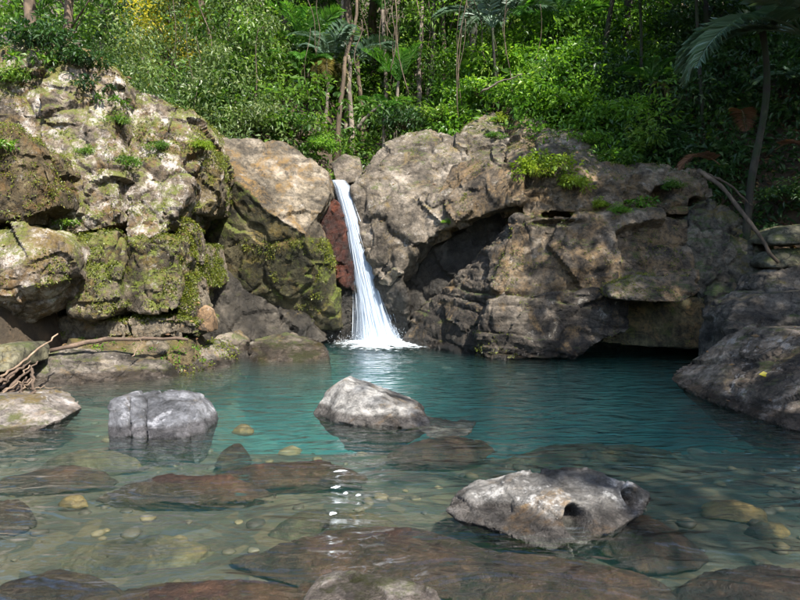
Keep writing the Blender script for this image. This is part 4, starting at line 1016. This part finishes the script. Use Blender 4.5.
# --- palms
def frond_mesh(name, L=2.3, n=44, leaf=.55, arch=1.0, seed=1, hang=.55, vee=.35):
    r_ = np.random.default_rng(seed)
    t = np.linspace(0, 1, 16)
    # rachis in the xz plane: rises, then arches over
    th = R(62) - arch * R(95) * t ** 1.25
    seg = L / 15
    p = np.zeros((16, 3)); p[1:, 0] = np.cumsum(np.cos(th[:-1])) * seg; p[1:, 2] = np.cumsum(np.sin(th[:-1])) * seg
    tv, tf, tc = tube(p, np.linspace(.022, .004, 16) * L / 2.3, 5)
    s = np.linspace(.16, .995, n)
    base = np.stack([np.interp(s, t, p[:, a]) for a in range(3)], 1)
    tan = unit(np.stack([np.interp(s, t, np.gradient(p[:, a])) for a in range(3)], 1))
    up = unit(np.cross(np.array((0, -1.0, 0)), tan)); up[up[:, 2] < 0] *= -1
    ll = leaf * (np.sin(np.clip(s * 1.02, 0, 1) * math.pi) ** .55 * .95 + .12)
    vs, fs, n0 = [tv], [tc], len(tv)
    for sg in (-1, 1):
        d = unit(np.array((0, sg, 0)) * .95 + tan * (.35 + .55 * s)[:, None] + up * vee + r_.normal(0, .06, (n, 3)))
        tipd = unit(d + np.array((0, 0, -hang)) + r_.normal(0, .08, (n, 3)))
        w = .036 * leaf / .55
        a = base; m = base + d * ll[:, None] * .5; e = m + tipd * ll[:, None] * .5
        wv = unit(np.cross(d, up)) * w
        v = np.stack((a, m + wv * .5, e, m - wv * .5), 1).reshape(-1, 3)
        b = n0 + np.arange(n)[:, None] * 4
        fs.append(np.stack((b + (0, 1, 2), b + (0, 2, 3)), 1).reshape(-1, 3))
        vs.append(v); n0 += len(v)
    fs = [tf, np.concatenate(fs)]
    me = make_mesh(name, np.concatenate(vs), fs, False)
    tot = len(me.polygons)
    face_attr(me, 'shade', np.clip(r_.normal(.5, .18, tot), 0, 1))
    me.materials.append(LM['palm'])
    return me
FR = {'arch': [frond_mesh('frond', seed=s, arch=a) for s, a in ((1, .85), (2, 1.05), (3, 1.25))],
      'up': [frond_mesh('frond', 2.0, 40, .5, a, s, .25, .5) for s, a in ((4, .25), (5, .45), (6, .65))],
      'fern': [frond_mesh('frond', .75, 26, .16, a, s, .2, .2) for s, a in ((7, .9), (8, 1.15))]}

def palm_trunk(h, r0, seed):
    r_ = np.random.default_rng(seed)
    t = np.linspace(0, 1, 40)
    p = np.stack((.12 * np.sin(t * 2 + seed), .1 * np.cos(t * 1.7 + seed), t * h), 1); p[:, :2] -= p[0, :2]
    rad = r0 * (1 - .25 * t) * (1 + .06 * np.sign(np.sin(t * h * 26)))
    return join_tubes('trunk', [tube(p, rad, 10)]), p[-1]

def palm(px, pyc, y, label, kind='arch', n=11, s=1.0, leaf='palm', bark='grey', trunk=True, dead=0, name='palm_tree', spread=(0, 360), pitch=0):
    """palm whose crown heart is seen at (px, pyc)"""
    X, _, zc = P(px, pyc, y)
    z0 = float(ground_z(np.array([X]), np.array([y]))[0]) - .2
    h = max(zc - z0, .25)
    root = empty(name, (X, y, z0), label, 'palm', 'palms in the forest')
    me, top = palm_trunk(h, (.05 if bark == 'mossy' else .07) * s ** .5, random.randint(0, 99))
    obj('trunk', me, BARK[bark], root)
    for i in range(n):
        o = obj('frond', random.choice(FR[kind]), None, root, top)
        a = R(spread[0] + (spread[1] - spread[0]) * (i + random.uniform(-.25, .25)) / n)
        sc = s * random.uniform(.85, 1.12)
        o.rotation_euler = (R(random.uniform(-18, 18)), R(pitch + random.uniform(-14, 16)), a)
        o.scale = (sc, sc, sc)
        setmat(o, LM[leaf])
    for i in range(dead):
        o = obj('dead_frond', FR['arch'][2], None, root, top)
        o.rotation_euler = (R(random.uniform(-20, 20)), R(random.uniform(50, 75)), random.uniform(0, 6.28)); o.scale = (s * .7,) * 3
        setmat(o, LM['straw'])
    return root
palm(311, 58, 18.2, 'bright green palm with upright fan-like fronds left of the grey trunks', 'up', 9, .85, 'palm')
palm(300, 78, 17.6, 'small green palm with drooping fronds above the wedge boulder', 'arch', 8, .55, 'palm')
palm(323, 62, 17.4, 'slim palm with dry straw fronds hanging beside a pale trunk', 'arch', 7, .65, 'palmblue', dead=5)
palm(346, 66, 18.6, 'blue-grey palm with arching fronds above the waterfall', 'arch', 9, .8, 'palmblue')
palm(396, 80, 17.5, 'short bright palm with upright fronds behind the overhanging boulder', 'up', 8, .62, 'palm')
palm(386, 12, 19.0, 'tall bright palm at the top edge above the stream', 'up', 9, .9, 'palm')
palm(378, 118, 16.6, 'low young palm beside the stream above the waterfall', 'arch', 7, .42, 'palm', name='young_palm')
palm(500, 28, 16.6, 'shaded palm with fronds spreading over the bright shrubs', 'arch', 9, .75, 'palmblue', bark='mossy')
palm(548, 36, 17.5, 'palm half hidden in leaves left of the drooping fronds', 'arch', 9, .8, 'palm', bark='mossy')
palm(638, 6, 15.5, 'grey-green palm drooping from the top edge right of centre', 'arch', 10, .72, 'palmblue', bark='mossy')
palm(650, 82, 14.6, 'small shaded palm with straw-tipped fronds above the outcrop cap', 'arch', 7, .42, 'palm', bark='mossy', dead=1, name='young_palm')
palm(816, 34, 11.2, 'big palm with long silvery fronds reaching in from upper right', 'arch', 10, 1.18, 'palmblue', bark='mossy', spread=(120, 290), pitch=26)
palm(800, 92, 13.4, 'low palm with level fronds at the right edge', 'arch', 8, .55, 'palmblue', bark='mossy', name='young_palm')
palm(705, -12, 14.0, 'dark palm hanging over the shaded slope', 'arch', 9, .75, 'palm', bark='mossy')

# dead reddish fronds lying on the shaded slope
for i, (px, py, y, rz, ry, lab) in enumerate(((738, 112, 13.0, 250, 62, 'reddish dead palm frond hanging on the shaded slope'), (720, 165, 12.6, 200, 30, 'brown dead palm frond lying behind the outcrop slope'), (775, 150, 12.6, 285, 40, 'brown dead palm frond lying under the curved mossy tree'))):
    o = obj('dead_palm_frond', FR['arch'][i], None, None, P(px, py, y)); o.rotation_euler = (0, R(ry), R(rz)); o.scale = (.5,) * 3
    setmat(o, LM['dead']); tag(o, lab, 'palm frond')

# the curved mossy tree on the right
pts = np.array([P(744, 262, 12.1), P(748, 214, 12.0), P(750, 185, 11.9), P(757, 150, 11.85), P(765, 112, 11.8), P(768, 80, 11.75), P(765, 45, 11.7), P(759, 12, 11.7), P(755, -25, 11.7), P(750, -80, 11.8), P(746, -150, 12.0)])
b0 = pts[0].copy()
root = empty('curved_tree', b0, 'curved mossy tree trunk on the right bank beside the palm', 'tree')
tt = np.linspace(0, 1, 40); s0 = np.linspace(0, 1, len(pts))
path = np.stack([np.interp(tt, s0, pts[:, a]) for a in range(3)], 1); path = smooth_verts(path, np.stack((np.arange(39), np.arange(1, 40)), 1), 6)
tr = [tube(path - b0, np.linspace(.075, .045, 40) * (1 + .06 * np.sin(tt * 31)), 10)]
cc = path[-1] - b0 + np.random.default_rng(5).normal(0, 1.1, (34, 3)) * (1, 1, .6)
for c_ in cc: tr.append(tube(np.array([path[-6] - b0, (path[-3] - b0 + c_) / 2 + (0, 0, .2), c_]), np.array([.04, .02, .008]), 5))
obj('trunk', join_tubes('trunk', tr), BARK['mossy'], root)
obj('crown', foliage_mesh('crown', cc, .6, 90, .15, 9), LM['dark'], root)

# --- shrubs and small plants one can pick out
def shrub_mesh(seed, n=16, per=75, L=.13, r=.75):
    r_ = np.random.default_rng(seed)
    d = unit(r_.normal(size=(n, 3))); d[:, 2] = np.abs(d[:, 2]) * .9
    cen = d * (r * r_.uniform(.4, 1, n))[:, None]
    st = [tube(np.array([(0, 0, -.1), c * .5 + (0, 0, .08), c]), np.array([.014, .009, .004]), 4) for c in cen]
    return foliage_mesh('foliage', cen, r_.uniform(.2, .38, n), per, L, seed), join_tubes('stems', st)
SH = [shrub_mesh(s) for s in (701, 702, 703)] + [shrub_mesh(704, 9, 26, .22, .7)]

def on_rock(px, py, tol=4.0):
    best, out = 1e9, None
    for nm, (v, n) in ROCK_SKIN.items():
        sx = 400 + v[:, 0] / v[:, 1] * FPX; sy = HOR - (v[:, 2] - CAM_H) / v[:, 1] * FPX
        d = (sx - px) ** 2 + (sy - py) ** 2
        m = d < tol * tol
        if m.any():
            i = np.where(m)[0][np.argmin(v[m, 1])]
            if v[i, 1] < best: best, out = v[i, 1], v[i]
    return out

def shrub(loc, leaf, s, kind, label, name='shrub', cat='shrub', group=None):
    root = empty(name, loc, label, cat, group)
    root.rotation_euler = (0, 0, random.uniform(0, 6.28)); root.scale = (s, s, s * random.uniform(.75, 1))
    o = obj('foliage', SH[kind][0], LM['mid'], root); setmat(o, LM[leaf])
    obj('stems', SH[kind][1], BARK['brown'], root)

for i, (px, py, leaf, s, kd, lab) in enumerate((
    (10, 40, 'dark', .9, 0, 'dark shrub on the cliff top at the upper left edge'), (46, 46, 'dark', .85, 1, 'dark shrub on the cliff top below the double-bark tree'),
    (30, 62, 'mid', .5, 3, 'broad-leaved plant trailing over the cliff edge'), (78, 62, 'dark', .62, 2, 'dark leafy plant hanging below the slim tree'),
    (92, 88, 'dark', .42, 3, 'trailing plant on the upper cliff face'), (112, 104, 'mid', .36, 3, 'small plant at the head of the long vertical crack'),
    (8, 80, 'mid', .45, 1, 'green shrub on the upper cliff at the left edge'), (120, 122, 'mid', .26, 1, 'small green plant in the long vertical crack'),
    (2, 150, 'bright', .28, 3, 'bright broad leaves at the left edge above the brown bulge'), (205, 146, 'lime', .30, 1, 'lime green tuft on the shoulder beside the wedge boulder'),
    (158, 145, 'mid', .24, 0, 'green tuft on the middle cliff block'), (130, 165, 'mid', .28, 2, 'green tuft halfway down the vertical crack'),
    (66, 222, 'mid', .26, 3, 'small broad plant at the brown bulge foot'), (85, 150, 'mid', .2, 1, 'tiny tuft on the white lichen face'))):
    p = on_rock(px, py)
    if p is not None: shrub(p, leaf, s, kd, lab)
for i, (px, py, leaf, s, kd, lab) in enumerate((
    (550, 172, 'lime', .80, 0, 'glowing lime green fern tuft on the outcrop cap'), (530, 174, 'lime', .52, 1, 'smaller lime tuft at the left end of the cap'), (573, 184, 'lime', .52, 2, 'lime tuft spilling down the right of the big tuft'),
    (603, 205, 'lime', .30, 1, 'yellow-green tuft on the ledge below the cap'), (642, 204, 'bright', .48, 3, 'green leafy plant growing from the ledge below the cap'), (618, 210, 'bright', .26, 1, 'little green plant between the ledge tufts'),
    (672, 186, 'mid', .3, 1, 'small green plant on the cap near its right end'), (498, 118, 'lime', .34, 1, 'mossy tuft in the gap between crest blocks'), (495, 135, 'bright', .3, 0, 'green plant growing in the crest crevice'),
    (445, 220, 'bright', .16, 1, 'tiny bright tuft on the overhanging boulder lip'), (590, 140, 'bright', .5, 2, 'shrub overhanging the pale broken crest block'))):
    p = on_rock(px, py)
    if p is not None: shrub(p, leaf, s, kd, lab, 'fern_tuft' if leaf == 'lime' else 'shrub', 'fern' if leaf == 'lime' else 'shrub')
for i, (px, py, y, leaf, s, kd, lab) in enumerate((
    (300, 128, 15.6, 'mid', 1.05, 0, 'rounded green shrub just behind the wedge boulder'), (322, 140, 15.3, 'bright', .6, 1, 'fresh green shrub beside the notch boulder'), (262, 122, 16.0, 'grey', 1.1, 2, 'grey-green shrub above the wedge boulder top'),
    (225, 120, 15.8, 'grey', 1.1, 0, 'grey-green shrub between the cliff and the wedge boulder'), (405, 118, 16.5, 'dark', .9, 1, 'dark shrub behind the overhanging boulder'), (440, 112, 16.4, 'mid', .8, 2, 'green shrub on the overhanging boulder crest'),
    (480, 88, 16.3, 'bright', 1.0, 0, 'bright shrub above the tallest crest block'), (530, 95, 15.8, 'bright', 1.1, 1, 'big bright shrub above the cracked pinkish block'), (570, 105, 15.3, 'bright', 1.1, 2, 'bright shrub leaning over the pale crest block'),
    (605, 118, 14.8, 'bright', 1.0, 0, 'bright shrub at the left of the shaded slope'), (640, 142, 14.0, 'mid', .95, 1, 'green shrub directly above the outcrop cap'), (612, 158, 13.8, 'mid', .75, 2, 'low green shrub between crest block and cap'),
    (675, 150, 13.8, 'dark', .8, 0, 'dark shrub above the right end of the cap'), (700, 165, 13.2, 'dark', .6, 3, 'dark broad-leaved shrub behind the outcrop slope'), (785, 190, 12.2, 'dark', .7, 1, 'dark shrub at the right edge under the trees'),
    (500, 60, 17.2, 'bright', 1.2, 2, 'tall bright shrub under the shaded palm'), (560, 62, 16.6, 'bright', 1.2, 0, 'high bright shrub left of the drooping palms'))):
    shrub(P(px, py + 8, y), leaf, s, kd, lab)

# --- moss and creeping plants rooted on the stone
def moss_on(o_name, dens, L, leaf='moss', thr=.12, zmin=-.15, seed=0, per=9, rad=.05, ztop=99):
    v, n = ROCK_SKIN[o_name]
    r_ = np.random.default_rng(seed)
    front = (n[:, 1] < .55)
    v, n = v[front], n[front]
    m = fbm(v * 1.3, 4, .6, seed + 3) + .35 * n[:, 2]
    idx = np.where((m > thr) & (n[:, 2] > zmin) & (v[:, 2] < ztop))[0]
    if len(idx) == 0: return
    idx = r_.choice(idx, min(len(idx), dens), replace=False)
    cen = v[idx] + n[idx] * .01
    par = bpy.data.objects[o_name]
    wl = np.array(par.location) if par.parent is None else np.array(par.parent.location)
    me = foliage_mesh('moss', cen - wl, rad, per, L, seed + 5, up=.3, flat=.6, ratio=.5)
    o = obj('moss', me, LM[leaf], par); o['kind'] = 'stuff'
for nm in list(ROCK_SKIN):
    par = bpy.data.objects[nm]
    root = (par.parent or par).name
    st = nm.split('.')[0]
    sd_ = len(nm) * 31 + sum(map(ord, nm))
    if root.startswith('rock_cliff'):
        moss_on(nm, 1000, .033, thr=.16, seed=sd_, per=8, rad=.045)
    elif st == 'boulder_body':
        moss_on(nm, 1300, .034, thr=.05, zmin=-.9, seed=sd_, per=8, rad=.05, ztop=2.2)
    elif st == 'upper_mass':
        moss_on(nm, 1300, .032, thr=.16, seed=sd_, per=8, rad=.045)
    elif st in ('moss_terrace', 'shore_ledge'):
        moss_on(nm, 160, .04, 'bright' if st == 'moss_terrace' else 'moss', .2, .2, sd_)
    elif st in ('shelf', 'base_ledge', 'lower_wall', 'prow', 'fall_side_mass', 'crest_block'):
        moss_on(nm, 350, .028, thr=.28, seed=sd_)

# --- stray leaves dropped on the stone, vines hanging in the wood
r_ = np.random.default_rng(808)
ps = []
for nm in ROCK_SKIN:
    st = nm.split('.')[0]
    if st in ('bank_boulder', 'moss_terrace', 'shore_ledge', 'upper_mass', 'rock_block', 'fall_side_mass', 'crest_block'):
        v, n = ROCK_SKIN[nm]
        idx = np.where((n[:, 2] > .6) & (n[:, 1] < .7))[0]
        if len(idx): ps.append(v[r_.choice(idx, min(len(idx), 45))])
ps = np.concatenate(ps) + (0, 0, .008)
v, f = leaf_geo(ps, r_.normal(size=ps.shape) * (1, 1, .12), r_.uniform(.05, .13, len(ps)), r_.uniform(.02, .05, len(ps)), r_, .15, .03)
me = make_mesh('leaf_litter', v, f, False); face_attr(me, 'shade', np.repeat(r_.uniform(.2, 1, len(ps)), 2))
tag(obj('leaf_litter', me, LM['litter']), 'stray brown leaves lying on the rocks round the pool', 'leaves', kind='stuff')
vp = []
for i in range(40):
    px, y = r_.uniform(170, 560), r_.uniform(15.2, 19)
    x0, _, zt = P(px, r_.uniform(-30, 40), y)
    zb = zt - r_.uniform(1.2, 3.2)
    t = np.linspace(0, 1, 14)
    vp.append(tube(np.stack((x0 + r_.normal(0, .25) * t + .07 * np.sin(t * 6 + i), y + .1 * np.sin(t * 4 + 2 * i), zt + (zb - zt) * t), 1), r_.uniform(.006, .014), 4))
tag(obj('vines', join_tubes('vines', vp), BARK['brown']), 'thin brown vines hanging among the forest trunks', 'vines', kind='stuff')

# --- sticks, log and fallen branches
def stick(name, pts, r0, r1, mat, label, cat, group=None):
    p = np.array([P(*q) for q in pts])
    t = np.linspace(0, 1, 14); s = np.linspace(0, 1, len(p))
    c = np.stack([np.interp(t, s, p[:, a]) for a in range(3)], 1)
    rj = np.random.default_rng(len(label))
    c = c + rj.normal(0, .010, c.shape)
    base = c[np.argmin(c[:, 2])].copy()
    o = obj(name, join_tubes(name, [tube(c - base, np.linspace(r0, r1, 14) * rj.uniform(.82, 1.2, 14), 8)]), BARK[mat], None, base)
    return tag(o, label, cat, group)
stick('log', [(50, 351, 8.75), (90, 341, 9.0), (120, 338.5, 9.15), (150, 338, 9.25), (188, 340, 9.5)], .034, .022, 'red', 'long red-brown log lying on the mossy terrace', 'log')
stick('stick', [(133, 356, 9.0), (139, 346, 9.1), (143, 337, 9.1)], .012, .007, 'stick', 'short pale stick propped against the log', 'stick')
ST = [((2, 398, 7.0), (30, 366, 7.6), 'thickest pale stick in the middle of the debris heap'), ((0, 388, 7.1), (26, 358, 7.7), 'stick on the upper left flank of the debris heap'), ((8, 400, 6.9), (34, 372, 7.4), 'stick on the right flank of the debris heap'),
      ((0, 378, 7.2), (58, 334, 8.2), 'longest stick slanting from the debris heap up to the log'), ((4, 392, 7.0), (38, 362, 7.5), 'stick poking out of the debris heap toward the ledge'), ((-4, 384, 7.0), (32, 360, 7.4), 'stick along the top of the debris heap at picture edge'),
      ((14, 398, 6.9), (33, 380, 7.2), 'short stick low on the right of the debris heap'), ((20, 400, 6.8), (22, 384, 7.0), 'short upright stick beside the reddish stake'), ((0, 396, 6.9), (28, 378, 7.1), 'low stick at the front of the debris heap'), ((-6, 400, 6.8), (20, 382, 7.0), 'lowest stick of the debris heap touching the rough rock')]
for i, (a, b, lab) in enumerate(ST):
    stick('stick', [a, ((a[0] + b[0]) / 2 + (i % 3 - 1), (a[1] + b[1]) / 2 + 1, (a[2] + b[2]) / 2), b], .016 + .004 * (i % 3), .009, 'red' if i % 3 else 'stick', lab, 'stick', 'sticks in the debris heap')
stick('stick', [(33, 402, 6.75), (32.5, 385, 6.8), (31.5, 368, 6.9)], .017, .014, 'red', 'upright reddish stake in front of the debris heap', 'stick')
stick('stick', [(28, 389, 7.2), (45, 388, 7.3), (62, 388, 7.5)], .008, .005, 'stick', 'thin straight twig lying over the water by the stake', 'stick')
stick('fallen_branch', [(698, 171, 11.95), (722, 186, 11.6), (748, 220, 11.2), (778, 263, 10.9)], .045, .03, 'brown', 'long fallen branch slanting down behind the outcrop slope', 'branch')
stick('fallen_branch', [(703, 172, 12.1), (728, 184, 12.0), (752, 206, 11.9)], .028, .015, 'brown', 'shorter fallen branch above the long slanting one', 'branch')
stick('dead_branch', [(358, 128, 16.4), (366, 117, 16.3), (381, 104, 16.2)], .05, .025, 'grey', 'pale dead branch slanting beside the stream above the fall', 'branch')
stick('dead_branch', [(481, 92, 15.6), (500, 82, 15.5), (522, 74, 15.4)], .03, .015, 'grey', 'pale twig slanting through the bright shrub', 'branch')
p = on_rock(762, 372)
if p is not None:
    v, f = leaf_geo(np.array([(0, 0, .0)]), np.array([(1, -.3, .02)]), .13, .08, np.random.default_rng(3), .1, .05)
    me = make_mesh('fallen_leaf', v, f, False); face_attr(me, 'shade', [.75, .85])
    tag(obj('fallen_leaf', me, LM['yellow'], None, (float(p[0]) - .05, float(p[1]), float(p[2]) + .015)), 'yellow leaf lying on the sloping bank boulder', 'leaf')
